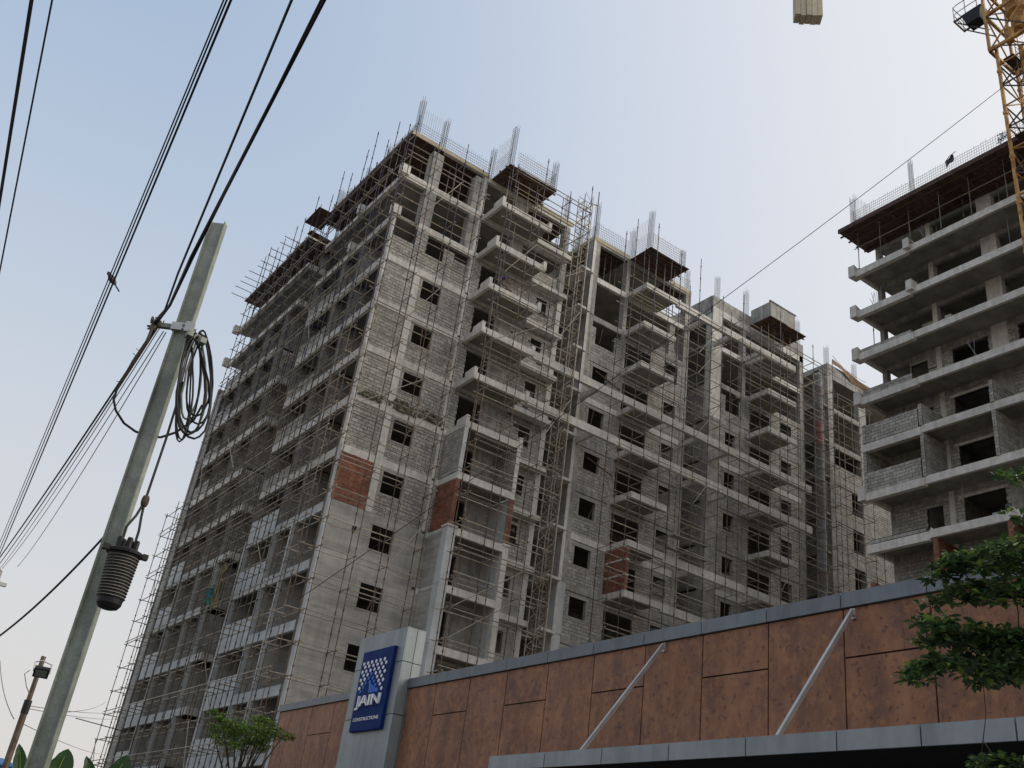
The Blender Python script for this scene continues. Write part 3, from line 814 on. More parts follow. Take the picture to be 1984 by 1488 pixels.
# ------------------------------------------------------------------ rear block between the wings and the right-hand building
REAR = thing('rear_apartment_block', (58.9, 45, 0), 'narrow grey unfinished block with brown tarpaulin on its roof, left of the right building', 'building')
def Q(name, mb, m, **k): return part(name, mb, m, REAR, **k)
Q('core_wall', B(58.9, 72, 48.2, 58, 0, 44.0), CONC)
for i in range(1, 14):
    z0, z1 = T[i], T[i+1]
    Q('floor_slab', B(57.62, 72, YF+.02, 58, z0-.15, z0), SOFF)
    Q('column', B(58.3, 58.9, YF-.01, YF+1.5, z0, z1), CONC)
    Q('edge_beam', B(58.9, 72, YF, YF+.22, z1-.42, z1), CONC)
    Q('column', B(62.2, 63.1, YF+.01, YF+.5, z0, z1-.42), CONC)
    Q('side_beam', B(58.35, 58.6, YF+1.5, 58, z1-.5, z1), CONC)
    if i < 12:
        masonry('Y', YF+.02, 58.9, 62.2, z0, z0+(1.3 if i == 11 else 2.66), [(60.9, 62.2, z0+.8, z1)] if i < 11 else (), REAR)
        masonry('X', 58.36, YF+1.5, 52, z0, z0+(1.2 if i == 11 else 2.6), [(47.6, 49, z0+1, z0+2.2)] if i < 11 else (), REAR)
        masonry('Y', YF+.02, 63.1, 70, z0, z1-.45, (), REAR)
    Q('column', B(57.62, 58.3, YF+.3, YF+.9, z0, z1), PLAST)
Q('roof_slab', B(57.62, 72, YF+.23, 58, T[14]-.15, T[14]), SOFF)
Q('parapet', B(58.32, 58.5, YF-.02, 52, 44.25, 45.1), CONC); Q('parapet', B(58.5, 72, YF-.02, YF+.15, 44.25, 45.1), CONC)
cage(REAR, 58.6, 45.3, 45.05, 1.9); cage(REAR, 62.6, 45.6, 45.0, 2.2); cage(REAR, 58.5, 50.5, 45.0, 1.8)
tp = MB(); N = 14
row = []
for k in range(N+1):
    u = k/N; x = 58.9+6.5*u; sag = 1.25*math.sin(math.pi*min(u/1.25, 1))**1.2
    row.append([(x, YF-.06-.15*math.sin(3*u), 45.75-.35*u-sag*.55), (x, YF-.10-.1*math.sin(9*u), 45.2-.1*u-sag*.62+.08*math.sin(11*u))])
for k in range(N): tp.poly([row[k][0], row[k+1][0], row[k+1][1], row[k][1]])
tag(part('tarpaulin', tp, TARP), 'brown tarpaulin sagging along the roof edge of the rear block', 'tarpaulin')
tr = MB(); tr.path([(58.9, 44.9, 46.0), (60.4, 44.9, 45.35), (62.5, 44.9, 45.25), (63.2, 44.9, 45.3)], .02, 4)
tag(part('roof_rope', tr, CABLE), 'thin rope slung between the rebar posts above the brown tarpaulin', 'rope')

# debris chute of old drums in the gap
CH = thing('debris_chute', (56.4, 44.4, 0), 'rubbish chute of red and grey drums hung in the gap left of the rear block', 'rubbish chute')
z = 4.0; k = 0
while z < 42:
    cm = DRUMR if 36.2 < z < 38.2 else (DRUMO if (k % 5 == 1 or 38.2 < z < 39.2 or 31 < z < 33) else DRUMB)
    d = MB(); d.lathe((56.4+R_.uniform(-.05, .05), 44.4, z), [(.29, 0), (.31, .05), (.30, .5), (.315, .55), (.33, .95), (.35, 1.0)], 12)
    part('drum', d, cm, CH, smooth=False); z += 1.02; k += 1

# ------------------------------------------------------------------ right-hand building
RB = thing('right_apartment_building', (45.1, 32.4, 0), 'unfinished concrete apartment building on the right with long balcony slabs and block walls', 'building')
BUDGET['rb'] = 292
XR, XW = 45.1, 47.2
def S(name, mb, m, **k): return part(name, mb, m, RB, **k)
YE = 9.0
S('core_wall', B(51.5, 78, YE, 32.2, 0, 43.9), CONC)  # unseen depth stretched back to keep sun off the rear block
for i in range(1, 14):
    z0, z1 = T[i], T[i+1]; t = z0
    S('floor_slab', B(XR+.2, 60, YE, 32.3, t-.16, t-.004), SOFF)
    dl = .12 if i not in (7, 9) else .2
    S('edge_band', B(XR-.1, XR+.22, 28.62, 32.42, t-.46-dl*.5, t-dl*.4), BEAM)
    S('edge_band', B(XR, XR+.2, YE, 28.62, t-.42, t+.03), BEAM)
    S('side_band', B(XR+.22, XW+.2, 32.2, 32.42, t-.42, t-.02), BEAM)
    if i >= 4:
        st = MB(); st.hexa([(XR-.28, 32.3, t-.5), (XR+.5, 32.3, t-.42), (XR+.5, 32.75, t-.42), (XR-.28, 32.75, t-.5), (XR-.28, 32.3, t+.34), (XR+.5, 32.3, t+.1), (XR+.5, 32.75, t+.1), (XR-.28, 32.75, t+.34)])
        if i > 9 or i in (8,): S('upstand', st, BEAM)
    if i >= 12:
        S('upstand', B(XR-.3, XR+.35, 28.35, 28.75, t-.28, t+.42), BEAM)
    # wall plane
    S('column', B(XW-.02, XW+.4, 28.3, 28.62, z0, z1-.15), BEAM)
    S('column', B(XW-.015, XW+.4, 24.2, 25.15, z0, z1-.15), BEAM if i > 9 else CONC)
    S('column', B(XW, XW+.4, 32.0, 32.3, z0, z1-.15), CONC)
    S('column', B(XW, XW+.4, 18.2, 19.0, z0, z1-.15), CONC)
    S('wall_beam', B(XW+.01, XW+.3, YE, 32.0, z1-.45, z1-.15), CONC)
    S('room_wall', B(XW+.4, 52, 28.4, 28.6, z0, z1-.15), CONC); S('room_wall', B(XW+.4, 52, 24.5, 24.7, z0, z1-.15), CONC)
    if i <= 9:
        dd = [(29.1, 30.0, z0+.9, z0+2.2)] if i != 7 else [(29.0, 30.0, z0+.05, z0+2.3)]
        masonry('X', XW, 28.62, 32.0, z0, z1-.46, dd, RB, single='rb')
        masonry('X', XW, 25.15, 28.3, z0, z1-.46, [(25.4, 27.75, z0+.05, z0+2.35)], RB, single='rb')
        S('lintel', B(XW-.05, XW+.1, 25.2, 28.0, z0+2.35, z0+2.5), BEAM)
        masonry('X', XW, 19.0, 24.2, z0, z1-.46, [(20.5, 23, z0+.05, z0+2.35)], RB, single='rb')
    elif i == 10:
        masonry('X', XW, 28.62, 32.0, z0, z0+1.7, [(29.2, 30.3, z0+.95, z1)], RB, single='rb'); masonry('X', XW, 28.62, 30.4, z0+1.7, z1-.46, [(29.2, 30.3, z0, z0+2.3)], RB)
        masonry('X', XW, 25.15, 28.3, z0, z1-.46, [(25.4, 27.6, z0+1.1, z0+2.35)], RB, single='rb')
        masonry('X', XW, 19.0, 24.2, z0, z1-.46, [(21.5, 23.6, z0+.9, z0+2.35)], RB)
    elif i == 11:
        masonry('X', XW+.05, 29.0, 32.0, z0, z0+1.15, (), RB, ragged=.05, single='rb'); masonry('X', XW+.05, 28.62, 29.4, z0, z0+1.9, (), RB)
# balcony parapets and party walls of blocks
masonry('X', XR-.09, 28.75, 32.2, T[9]-.04, T[9]+1.1, (), RB, thick=.2, single='rb', name='parapet_wall')
masonry('X', XR-.09, 28.75, 32.2, T[8]-.04, T[8]+1.15, (), RB, thick=.2, single='rb', name='parapet_wall')
masonry('X', XR-.09, 28.75, 32.2, T[7]-.04, T[7]+.19, (), RB, thick=.2, name='parapet_wall'); masonry('X', XR-.09, 28.75, 32.2, T[11]-.04, T[11]+.19, (), RB, thick=.2, name='parapet_wall')
masonry('X', XR-.09, 28.9, 32.2, T[10]-.04, T[10]+.4, (), RB, thick=.2, name='parapet_wall')
for y, full in ((28.5, 8), (24.3, 8), (32.22, 8)):
    for i, hh in ((8, 2.66), (9, 1.35)):
        if y > 32 and i == 9: hh = 1.2
        masonry('Y', y, XR-.02, XW, T[i]+.02, T[i]+hh, (), RB, thick=.2, single='rb', name='party_wall')
        masonry('X', XR-.05, y-.012, y+.21, T[i]+.02, T[i]+hh, (), RB, thick=.06, name='party_wall', bl=.215)
for y, hh in ((28.3, 2.66), (24.2, 2.66), (32.2, .95), (20.2, 2.66)):
    masonry('Y', y, XR+.1, XW, T[6]+.02, T[6]+hh, (), RB, m=BRICK, mort=BRMORT, bl=.225, bh=.072, jt=.016, thick=.22, name='brick_fin', pname='brick')
    masonry('X', XR+.09, y-.012, y+.23, T[6]+.02, T[6]+hh, (), RB, m=BRICK, mort=BRMORT, bl=.225, bh=.072, jt=.016, thick=.06, name='brick_fin', pname='brick')
masonry('Y', 24.0, XR+.02, XR+.5, T[7]+.05, T[7]+.45, (), RB, thick=.4, name='block_stack')
formwork(RB, 44.35, 47.3, YE, 32.95, ZF-.02, 'Y', .62)
S('edge_shutter', B(44.25, 44.34, YE, 33.0, ZF-.05, T[14]+.1), FORM)
S('roof_slab', B(47.3, 60, YE, 32.4, T[14]-.15, T[14]), SOFF)
rebar_mesh(RB, 'X', 45.05, YE+3, 32.3, T[14]+.02, 1.75, du=.15, dz=.19)
rebar_mesh(RB, 'Y', 32.4, 45.0, 48.2, T[14]+.02, 1.9, tall=((45.3, 48.2),)); rebar_mesh(RB, 'X', 46.6, 31, 33, T[14]+.02, 1.9)
cage(RB, 45.3, 32.5, T[14]+.02, 3.2); cage(RB, 45.3, 28.1, T[14]+.02, 3.6, .2); cage(RB, 46.5, 26.5, T[14]+.02, 1.6)
put_props([(45.0, 32.0), (45.0, 30.4), (45.0, 28.2), (45.0, 26.2), (45.0, 24.2), (45.0, 22.2), (45.0, 20.2)], ZP+.03, ZF-.13, 'front row prop, {}, under the boarded roof of the right building', 'front props of the right building')
put_props([(46.6, 31.2), (46.6, 29.4), (46.6, 27.4), (46.6, 25.6), (46.6, 23.4), (46.6, 21.4)], ZP, ZF-.13, 'rear row prop, {}, under the boarded roof of the right building', 'rear props of the right building')
put_props([(45.6, 31.6)], T[11]+.02, T[12]-.17, 'lone prop at the far end of the right building third balcony from the top', 'lone props of the right building')
put_props([(45.7, 22.6)], T[12]+.02, T[13]-.17, 'lone prop near the crane on the second balcony of the right building', 'lone props of the right building')
put_props([(45.6, 26.9)], T[7]+.02, T[8]-.17, 'pale lone prop before the wide dark opening of the right building', 'lone props of the right building')
put_props([(45.6, 31.7)], T[6]+.02, T[7]-.17, 'lone prop just above the coping at the end of the right building', 'lone props of the right building')
rl = MB(); rl.tube((44.95, YE, 42.75), (44.95, 32.3, 42.75), .03, 6); 
tag(part('horizontal_rail', rl, PROPM), 'long steel rail tied across the front props under the right building roof', 'rail')
rg = MB(); p0 = Vector((45.05, 25.3, 46.25))
g = [[p0+Vector((.02*j, -.28+.14*i, -.05*i*i*.4-.14*j+.05*math.sin(2*i+j))) for i in range(5)] for j in range(4)]
for j in range(3):
    for i in range(4): rg.poly([g[j][i], g[j][i+1], g[j+1][i+1], g[j+1][i]])
rg.path([p0+Vector((0, -.45, .12)), p0, p0+Vector((0, .3, -.3))], .03, 4)
tag(part('rag', rg, CLOTH), 'dark rag caught on the rebar mesh of the right building roof', 'rag')
rg = MB()
for k in range(9):
    p0 = Vector((45.1, 21.9, 45.6)); rg.path([p0+Vector((0, R_.uniform(-.5, .5), R_.uniform(-.4, .4))) for _ in range(3)], .022, 4)
tag(part('rag', rg, CLOTH), 'tangle of black cable hung on the mesh beside the crane mast', 'cable tangle')

def pile(x, y, z, n, label, face='X'):
    th = thing('block_pile', (x, y, z), label, 'block pile', 'loose block piles on the slabs')
    for k in range(n):
        r, c = divmod(k, 3)
        dx, dy = (R_.uniform(-.03, .03), c*.42+R_.uniform(-.04, .04)+.1*(r % 2)) if face == 'X' else (c*.42+R_.uniform(-.04, .04)+.1*(r % 2), R_.uniform(-.03, .03))
        part('block', B(x+dx-(.1 if face == 'X' else .19), x+dx+(.1 if face == 'X' else .19), y+dy-(.19 if face == 'X' else .1), y+dy+(.19 if face == 'X' else .1), z+.2*r, z+.2*r+.19), BLOCK, th)
pile(45.4, 24.6, T[7]+.03, 2, 'two loose blocks at the slab edge above the tree on the right building')
pile(45.5, 21.6, T[10]+.03, 5, 'pile of blocks behind the crane mast on the right building')
pile(45.5, 29.6, T[12]+.03, 3, 'three loose blocks on the second slab below the right building roof')
pile(45.5, 26.5, T[11]+.03, 4, 'four loose blocks on the third slab below the right building roof')
pile(38.0, 43.5, T[10]+.03, 4, 'four loose blocks on a middle wing balcony just above the upper tie beam', 'Y')
pile(26.4, 43.4, T[9]+.03, 3, 'three loose blocks on the near wing balcony beside the lower tie beam', 'Y')
for y, i in ((31.2, 12), (30.9, 12), (27.4, 13), (25.0, 10)):
    m = MB()
    for k in range(3): m.tube((45.25, y+.1*k, T[i]), (45.25+R_.uniform(-.2, .1), y+.1*k+R_.uniform(-.3, .5), T[i]+R_.uniform(.6, 1.3)), .015, 4)
    S('rebar_ends', m, REBAR)
# ------------------------------------------------------------------ scaffolds
_std = {}
def std_mesh(h, m):
    k = (round(h, 1), m.name)
    if k not in _std:
        b = MB(); b.tube((0, 0, 0), (0, 0, h), .027, 5)
        z = .3
        while z < h-.1:
            b.tube((0, 0, z), (0, 0, z+.10), .047, 5); z += 1.03
        _std[k] = b.mesh('standard', m)
    return _std[k]
_led = {}
def led_mesh(l, ax, m):
    k = (round(l, 2), ax, m.name)
    if k not in _led:
        b = MB(); b.tube((0, 0, 0), (l, 0, 0) if ax == 'Y' else (0, l, 0), .030, 5)
        _led[k] = b.mesh('ledger', m)
    return _led[k]
def scaffold(label, face, rows, us, z0, z1, lv, group='tube scaffolds on the apartment building', top=None, holes=(), skew=True, mats=(TUBE, TUBEL), upper=None, zup=99):
    p = (us[0], rows[0], z0) if face == 'Y' else (rows[0], us[0], z0)
    th = thing('scaffold', p, label, 'scaffold', group)
    def W(u, r, z): return (u, r, z) if face == 'Y' else (r, u, z)
    zmax = {}
    for r in rows:
        for u in us:
            zt = (top(u) if top else z1) + (R_.choice((-1.3, -1.0, -.6, -.2, .4, 1.1)) if r == rows[0] else R_.choice((-1.3, -1.0, -.7)))
            zmax[(r, u)] = zt
            zb = z0
            tx, ty = R_.gauss(0, .0011), R_.gauss(0, .0011)
            if upper and zt > zup:
                o = link('standard', std_mesh(zup-z0, mats[0]), th, W(u, r, z0)); o.rotation_euler = (tx, ty, 0)
                q = Vector(W(u, r, z0)) + Vector((ty*(zup-z0), -tx*(zup-z0), zup-z0))
                o = link('standard', std_mesh(zt-zup, upper), th, q); o.rotation_euler = (R_.gauss(0, .004), R_.gauss(0, .004), 0)
            else:
                o = link('standard', std_mesh(zt-z0, mats[0]), th, W(u, r, z0)); o.rotation_euler = (tx, ty, 0)
    trans = MB()
    z = z0+.9; n = 0
    levels = []
    while z < z1-(2.4 if face == 'X' else 1.1):
        levels.append(z+R_.uniform(-.05, .05)); z += lv; n += 1
    for z in levels:
        live = [u for u in us if zmax[(rows[0], u)] > z+.1]
        if len(live) < 2: continue
        a, b = min(live)-.2, max(live)+.2
        for r in rows:
            o = link('ledger', led_mesh(round((b-a)*2)/2, face, mats[1]), th, W(a+R_.uniform(-.12, .05), r+.055, z)); t_ = R_.gauss(0, .0035); o.rotation_euler = (0, t_, 0) if face == 'Y' else (t_*.5, 0, 0)
            if R_.random() < .35 and r == rows[0]:
                link('ledger', led_mesh(round((b-a)*2)/2, face, mats[1]), th, W(a, r-.05, z+.22))
        for u in live:
            if R_.random() < .06: continue
            trans.tube(W(u+.05, rows[0]-.12, z+.05), W(u+.05, rows[-1]+.12 if rows[-1] > rows[0] else rows[-1]-.12, z+.05), .028, 5)
    part('transoms', trans, mats[1], th, kind='stuff')
    if skew:
        for k in range(int(len(levels)/3)):
            i = R_.randrange(len(us)-1); j = min(i+R_.choice((1, 2)), len(us)-1); q = R_.randrange(max(len(levels)-2, 1))
            if levels[min(q+2, len(levels)-1)] > min(zmax[(rows[0], us[i])], zmax[(rows[0], us[j])]): continue
            d = MB(); d.tube(W(us[i], rows[0]-.06, levels[q]), W(us[j], rows[0]-.06, levels[min(q+2, len(levels)-1)]), .025, 5)
            part('brace', d, mats[1], th)
    return th
SC1 = scaffold('tube scaffold before the block wall with windows at the near corner', 'Y', [43.55, 44.4], [18.0, 19.9, 21.7, 23.5], 0, 44.6, 1.55, upper=TUBEB, zup=31)
SC2 = scaffold('tube scaffold standing before the balcony stack left of the hoist mast', 'Y', [41.7, 42.55], [24.6, 26.6, 28.7, 30.4], 0, 44.6, 1.55, upper=TUBEB, zup=31)
SC3 = scaffold('tube scaffold before the balconies of the middle wing', 'Y', [41.5, 42.6], [34.2, 36.2, 38.4, 40.4, 42.6], 0, 41.4, 1.55, top=lambda u: 44.6 if u < 39 else 43.2, upper=TUBEB, zup=33)
SC4 = scaffold('tube scaffold before the far wing with the cast parapet', 'Y', [41.7, 42.6], [44.6, 46.6, 48.8, 50.6, 52.4, 54.6], 0, 43.0, 1.55, upper=TUBEB, zup=33)
SC5 = scaffold('tall narrow scaffold in the gap beside the drum chute', 'Y', [43.6, 44.5], [57.6, 59.4, 61.6], 0, 42.4, 1.55, skew=False)
SC6 = scaffold('long street side scaffold on the left face of the apartment building', 'X', [17.15, 17.95], [44.1+1.52*k for k in range(16)]+[68.4, 70.7], 0, 44.9, 1.55,
               top=lambda y: 44.6 if y < 66.8 else (43.0 if y < 67 else 25.3), upper=TUBEB, zup=29)
# pipes and boards sticking out over the far street edge of the roof
for k in range(11):
    y = 61.2+1.05*k+R_.uniform(-.15, .15); m = MB(); m.tube((16.9+R_.uniform(-.15, .2), y, 44.0), (20.2, y, 44.0), .03, 5)
    part('putlog', m, TUBE, SC6)
m = MB(); m.box(17.1, 18.4, 55.2, 57.6, 43.35, 43.4); part('walk_board', m, FORM, SC6)
m = MB(); m.bar((17.5, 57.2, 42.5), (20.2, 57.4, 42.5), .6, .05); part('walk_board', m, FORM, SC6)
m = MB(); m.tube((15.3, 69.9, 9.6), (20, 71.2, 9.5), .03, 5); part('putlog', m, TUBE, SC6)
m = MB(); m.bar((39.6, 42.4, 23.6), (42.6, 42.4, 23.75), .5, .06); part('walk_board', m, CONC, SC3)
m = MB(); m.bar((39.6, 42.8, 22.9), (42.9, 42.6, 22.9), .4, .05); part('walk_board', m, CONC, SC3)

# lattice hoist mast
HM = thing('hoist_mast', (31.0, 43.2, 0), 'pale lattice hoist mast standing in the recess between the two nearer wings', 'hoist')
for dx, dy in ((-.35, -.35), (.35, -.35), (.35, .35), (-.35, .35)):
    m = MB(); m.tube((31.0+dx, 43.2+dy, 0), (31.0+dx, 43.2+dy, 45.2), .035, 5); part('leg', m, TUBEL, HM)
lat = MB(); z = .4; k = 0
cs = [(-.35, -.35), (.35, -.35), (.35, .35), (-.35, .35)]
while z < 45.0:
    for a in range(4):
        b = (a+1) % 4
        pa, pb = cs[a], cs[b]
        lat.tube((31+pa[0], 43.2+pa[1], z), (31+pb[0], 43.2+pb[1], z), .022, 4, caps=False)
        if k % 2: pa, pb = pb, pa
        lat.tube((31+pa[0], 43.2+pa[1], z), (31+pb[0], 43.2+pb[1], z+.75), .018, 4, caps=False)
    z += .75; k += 1
part('lattice', lat, TUBEL, HM, kind='stuff')
for z in range(6, 44, 4):
    m = MB(); m.tube((31, 43.5, z), (31.1+R_.uniform(-.3, .3), 45.0, z+.1), .03, 5); part('wall_tie', m, TUBE, HM)
m = MB(); m.tube((31.9, 43.0, 30), (31.9, 43.0, 46.2), .035, 5); m.tube((31.9, 43.0, 45), (31.35, 43.2, 45), .03, 5); part('guide_pipe', m, TUBEB, HM)

# ------------------------------------------------------------------ tower crane
CR = thing('tower_crane', (40.9, 18.1, 0), 'weathered yellow lattice tower crane rising before the right building', 'crane')
cx, cy, hw = 40.9, 18.1, .98
lc = [(-hw, -hw), (hw, -hw), (hw, hw), (-hw, hw)]
for dx, dy in lc:
    m = MB(); m.box(cx+dx-.075, cx+dx+.075, cy+dy-.075, cy+dy+.075, 0, 47.0)
    for z in range(3, 47, 3): m.box(cx+dx-.105, cx+dx+.105, cy+dy-.105, cy+dy+.105, z-.09, z+.09)
    part('mast_leg', m, CRANE, CR)
z = 2.0; k = 0
while z < 46:
    for a in range(4):
        b = (a+1) % 4; pa, pb = lc[a], lc[b]
        mm = MB(); mm.bar((cx+pa[0], cy+pa[1], z), (cx+pb[0], cy+pb[1], z), .065, .065)
        if z > 28: part('mast_rail', mm, CRANED if (k+a) % 2 else CRANE, CR)
        if k % 2: pa, pb = pb, pa
        mm = MB(); mm.bar((cx+pa[0], cy+pa[1], z), (cx+pb[0], cy+pb[1], z+1.5), .06, .06)
        if z > 28: part('mast_brace', mm, CRANED if a % 2 else CRANE, CR)
    z += 1.5; k += 1
lad = MB()
for s in (-.2, .2): lad.tube((cx+s, cy+.35, 20), (cx+s, cy+.35, 50), .025, 4, caps=False)
z = 20
while z < 50: lad.tube((cx-.2, cy+.35, z), (cx+.2, cy+.35, z), .015, 4, caps=False); z += .3
for z in range(21, 50, 1):
    pts = [(cx+.38*math.cos(t), cy+.35-.38*math.sin(t)-.05, z) for t in [math.pi*j/6 for j in range(7)]]
    lad.path(pts, .014, 3)
part('ladder', lad, CRANE, CR)
m = MB(); m.box(cx-.12, cx+.12, cy-.05, cy+.2, 20, 47); part('inner_column', m, CRANE, CR)
for z in (34.5, 40.5, 46):
    m = MB(); m.box(cx-.7, cx+.5, cy+.25, cy+.85, z, z+.05); part('rest_platform', m, CRANED, CR)
# slewing platform at the top
hw2 = 1.25
for zz in (46.6, 49.3, 51.6):
    for a in range(4):
        b = (a+1) % 4; mm = MB()
        mm.bar((cx+lc[a][0]*1.25, cy+lc[a][1]*1.25, zz), (cx+lc[b][0]*1.25, cy+lc[b][1]*1.25, zz), .15, .17); part('ring_beam', mm, CRANE, CR)
for dx, dy in lc:
    m = MB(); m.bar((cx+dx*1.25, cy+dy*1.25, 46.6), (cx+dx*1.25, cy+dy*1.25, 54), .14, .14); part('cage_post', m, CRANE, CR)
for a in range(4):
    b = (a+1) % 4
    for z0_, z1_ in ((46.7, 49.2), (49.4, 51.5)):
        mm = MB(); mm.bar((cx+lc[a][0]*1.22, cy+lc[a][1]*1.22, z0_), (cx+lc[b][0]*1.22, cy+lc[b][1]*1.22, z1_), .07, .07); part('cage_brace', mm, CRANE, CR)
        mm = MB(); mm.bar((cx+lc[b][0]*1.22, cy+lc[b][1]*1.22, z0_), (cx+lc[a][0]*1.22, cy+lc[a][1]*1.22, z1_), .07, .07); part('cage_brace', mm, CRANED, CR)
m = MB(); m.lathe((cx, cy, 48.2), [(.4, 0), (.4, 1.2), (.6, 1.3), (.6, 2.6)], 14); part('slew_ring', m, CRANE, CR)
m = MB(); m.lathe((cx-.5, cy+.4, 47.2), [(.22, 0), (.25, .1), (.25, .9), (.12, 1.05)], 10); part('slew_motor', m, CRANE, CR)
# side walkway with handrail and a dark lamp housing
m = MB()
m.bar((cx-1.2, cy+1.25, 50.4), (cx-1.2, cy+3.0, 50.4), .08, .1); m.bar((cx-.2, cy+1.25, 50.4), (cx-.2, cy+3.0, 50.4), .08, .1); m.bar((cx-1.25, cy+3.0, 50.4), (cx-.15, cy+3.0, 50.4), .08, .1)
for k in range(9): m.tube((cx-1.2, cy+1.35+.19*k, 50.42), (cx-.2, cy+1.35+.19*k, 50.42), .018, 4, caps=False)
m.tube((cx-1.0, cy+2.9, 50.35), (cx-1.0, cy+1.2, 48.4), .04, 5); m.tube((cx-.3, cy+2.9, 50.35), (cx-.3, cy+1.2, 48.4), .04, 5)
part('walkway', m, CRANED, CR)
m = MB()
for y in (1.6, 2.3, 3.0): m.tube((cx-1.2, cy+y, 50.4), (cx-1.2, cy+y, 51.6), .025, 5)
for zz in (51.0, 51.6): m.path([(cx-1.2, cy+1.3, zz), (cx-1.2, cy+2.8, zz), (cx-1.1, cy+3.05, zz), (cx-.2, cy+3.05, zz)], .025, 5)
m.tube((cx-.2, cy+3.0, 50.4), (cx-.2, cy+3.0, 51.6), .025, 5)
part('handrail', m, PROPM, CR)
m = MB(); m.hexa([(cx-1.25, cy+1.5, 49.55), (cx-.55, cy+1.5, 49.55), (cx-.55, cy+2.3, 49.55), (cx-1.25, cy+2.3, 49.55), (cx-1.35, cy+1.35, 50.35), (cx-.45, cy+1.35, 50.35), (cx-.45, cy+2.5, 50.35), (cx-1.35, cy+2.5, 50.35)])
part('lamp_housing', m, RUBB, CR)
# hanging load: pale slabs on slings
LX, LY, LZ = 31.4, 24.85, 47.35
LD = thing('hanging_load', (LX, LY, LZ), 'bundle of pale concrete slabs hanging upright from crane slings at the top edge', 'crane load')
ux = Vector((math.cos(math.radians(-38)), math.sin(math.radians(-38)), 0)); vy = Vector((-ux.y, ux.x, 0))
for k in range(5):
    c_ = Vector((LX, LY, LZ)) + ux*(-.60+.30*k) + vy*R_.uniform(-.04, .04); hz = R_.uniform(-.09, .06)
    a, b = ux*.138, vy*.33
    m = MB(); m.hexa([c_-a-b+Vector((0, 0, hz)), c_+a-b+Vector((0, 0, hz)), c_+a+b+Vector((0, 0, hz)), c_-a+b+Vector((0, 0, hz))] + [c_-a-b+Vector((0, 0, 2.4)), c_+a-b+Vector((0, 0, 2.4)), c_+a+b+Vector((0, 0, 2.4)), c_-a+b+Vector((0, 0, 2.4))])
    part('concrete_slab', m, PALE, LD)
top = Vector((LX, LY, LZ+6))
for s in (-.7, .7):
    m = MB(); m.tube(Vector((LX, LY, LZ+2.4))+ux*s, top, .02, 5); part('sling', m, CABLE, LD)
m = MB(); m.tube(top, top+Vector((0, 0, 14)), .025, 5); part('hoist_rope', m, CABLE, LD)

# ------------------------------------------------------------------ compound wall with rust cladding, coping, canopy
WX = 10.4; PW = .1175*WX
CW = thing('compound_wall', (WX, 10, 0), 'tall curved looking boundary wall clad in rust coloured panels with grey coping', 'wall')
y_j = [i*PW for i in range(-3, 22)]
yoff = .641*WX - 5*PW
ys = [yoff+PW*k for k in range(-4, 17)]            # panel joints
ZC0, ZC1 = 1.6+.390*WX, 1.6+.4085*WX
def wc(name, mb, m): return part(name, mb, m, CW)
yl_end = 25.32; pyl0, pyl1 = 18.78, 20.92
wc('backing_wall', B(WX+.03, WX+.28, ys[0], yl_end-.04, 0, ZC1-.03), JOINT)
halves = {2, 4, 6, 8, 11, 13}
hcut = {4: 4.05, 6: 4.25, 8: 4.05, 11: 4.2, 13: 4.2}
def panel(y0, y1, z0, z1): wc('cladding_panel', B(WX, WX+.03, y0+.011, y1-.011, z0, z1), RUSTC)
edges = ys[:]
CUTS = {k: 5.03 for k in (5, 7, 9, 11, 13, 15, 17)}
for k in range(len(edges)-1):
    a, b = edges[k], edges[k+1]
    if a > pyl0-.1: break
    b = min(b, pyl0)
    zb = 3.80 if b < 12.95 else .0
    cut = CUTS.get(k)
    if cut: panel(a, b, zb, cut-.011); panel(a, b, cut+.011, ZC0-.012)
    else: panel(a, b, zb, ZC0-.012)
y = pyl1
for k in range(5):
    b = min(y+PW, yl_end)
    if b-y < .1: break
    if k in (1, 3): panel(y, b, 0, 4.97-.008); panel(y, b, 4.97+.008, ZC0-.012)
    else: panel(y, b, 0, ZC0-.012)
    y = b
for k in range(len(edges)-1):
    a, b = edges[k], min(edges[k+1], pyl0)
    if a > pyl0-.1: break
    wc('coping', B(WX-.045, WX+.32, a+.007, b-.007, ZC0, ZC1), CAPM)
y = pyl1
while y < yl_end-.1:
    b = min(y+PW*2, yl_end); wc('coping', B(WX-.045, WX+.32, y+.007, b-.007, ZC0, ZC1-.03), CAPM); y = b
wc('end_trim', B(WX-.02, WX+.3, yl_end-.05, yl_end+.03, 0, ZC1-.03), CLAD)
# canopy over the gate
CN = thing('gate_canopy', (8.7, 7, 3.5), 'grey panelled canopy fascia running along the foot of the rust wall', 'canopy')
CX = 8.7
cz0, cz1 = 1.6+.2245*CX, 1.6+.2472*CX
cj = [.14*k for k in range(0, 40)]
jts = [CX*v for v in (1.483, 1.332, 1.193, 1.052, .913, .7735, .6635, .5565, .45, .34, .23)]
for a, b in zip(jts[1:], jts):
    part('fascia_panel', B(CX, CX+.03, a+.008, b-.008, cz0, cz1), CLAD, CN)
part('fascia_panel', B(CX, WX-.0, jts[0]+.0, jts[0]+.03, cz0, cz1), CLAD, CN)
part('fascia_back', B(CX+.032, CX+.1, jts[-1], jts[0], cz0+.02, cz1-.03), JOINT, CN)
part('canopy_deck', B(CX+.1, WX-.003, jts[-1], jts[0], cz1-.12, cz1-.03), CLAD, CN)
part('canopy_soffit', B(CX+.05, WX-.003, jts[-1], jts[0]-.02, cz0+.03, cz0+.06), JOINT, CN)
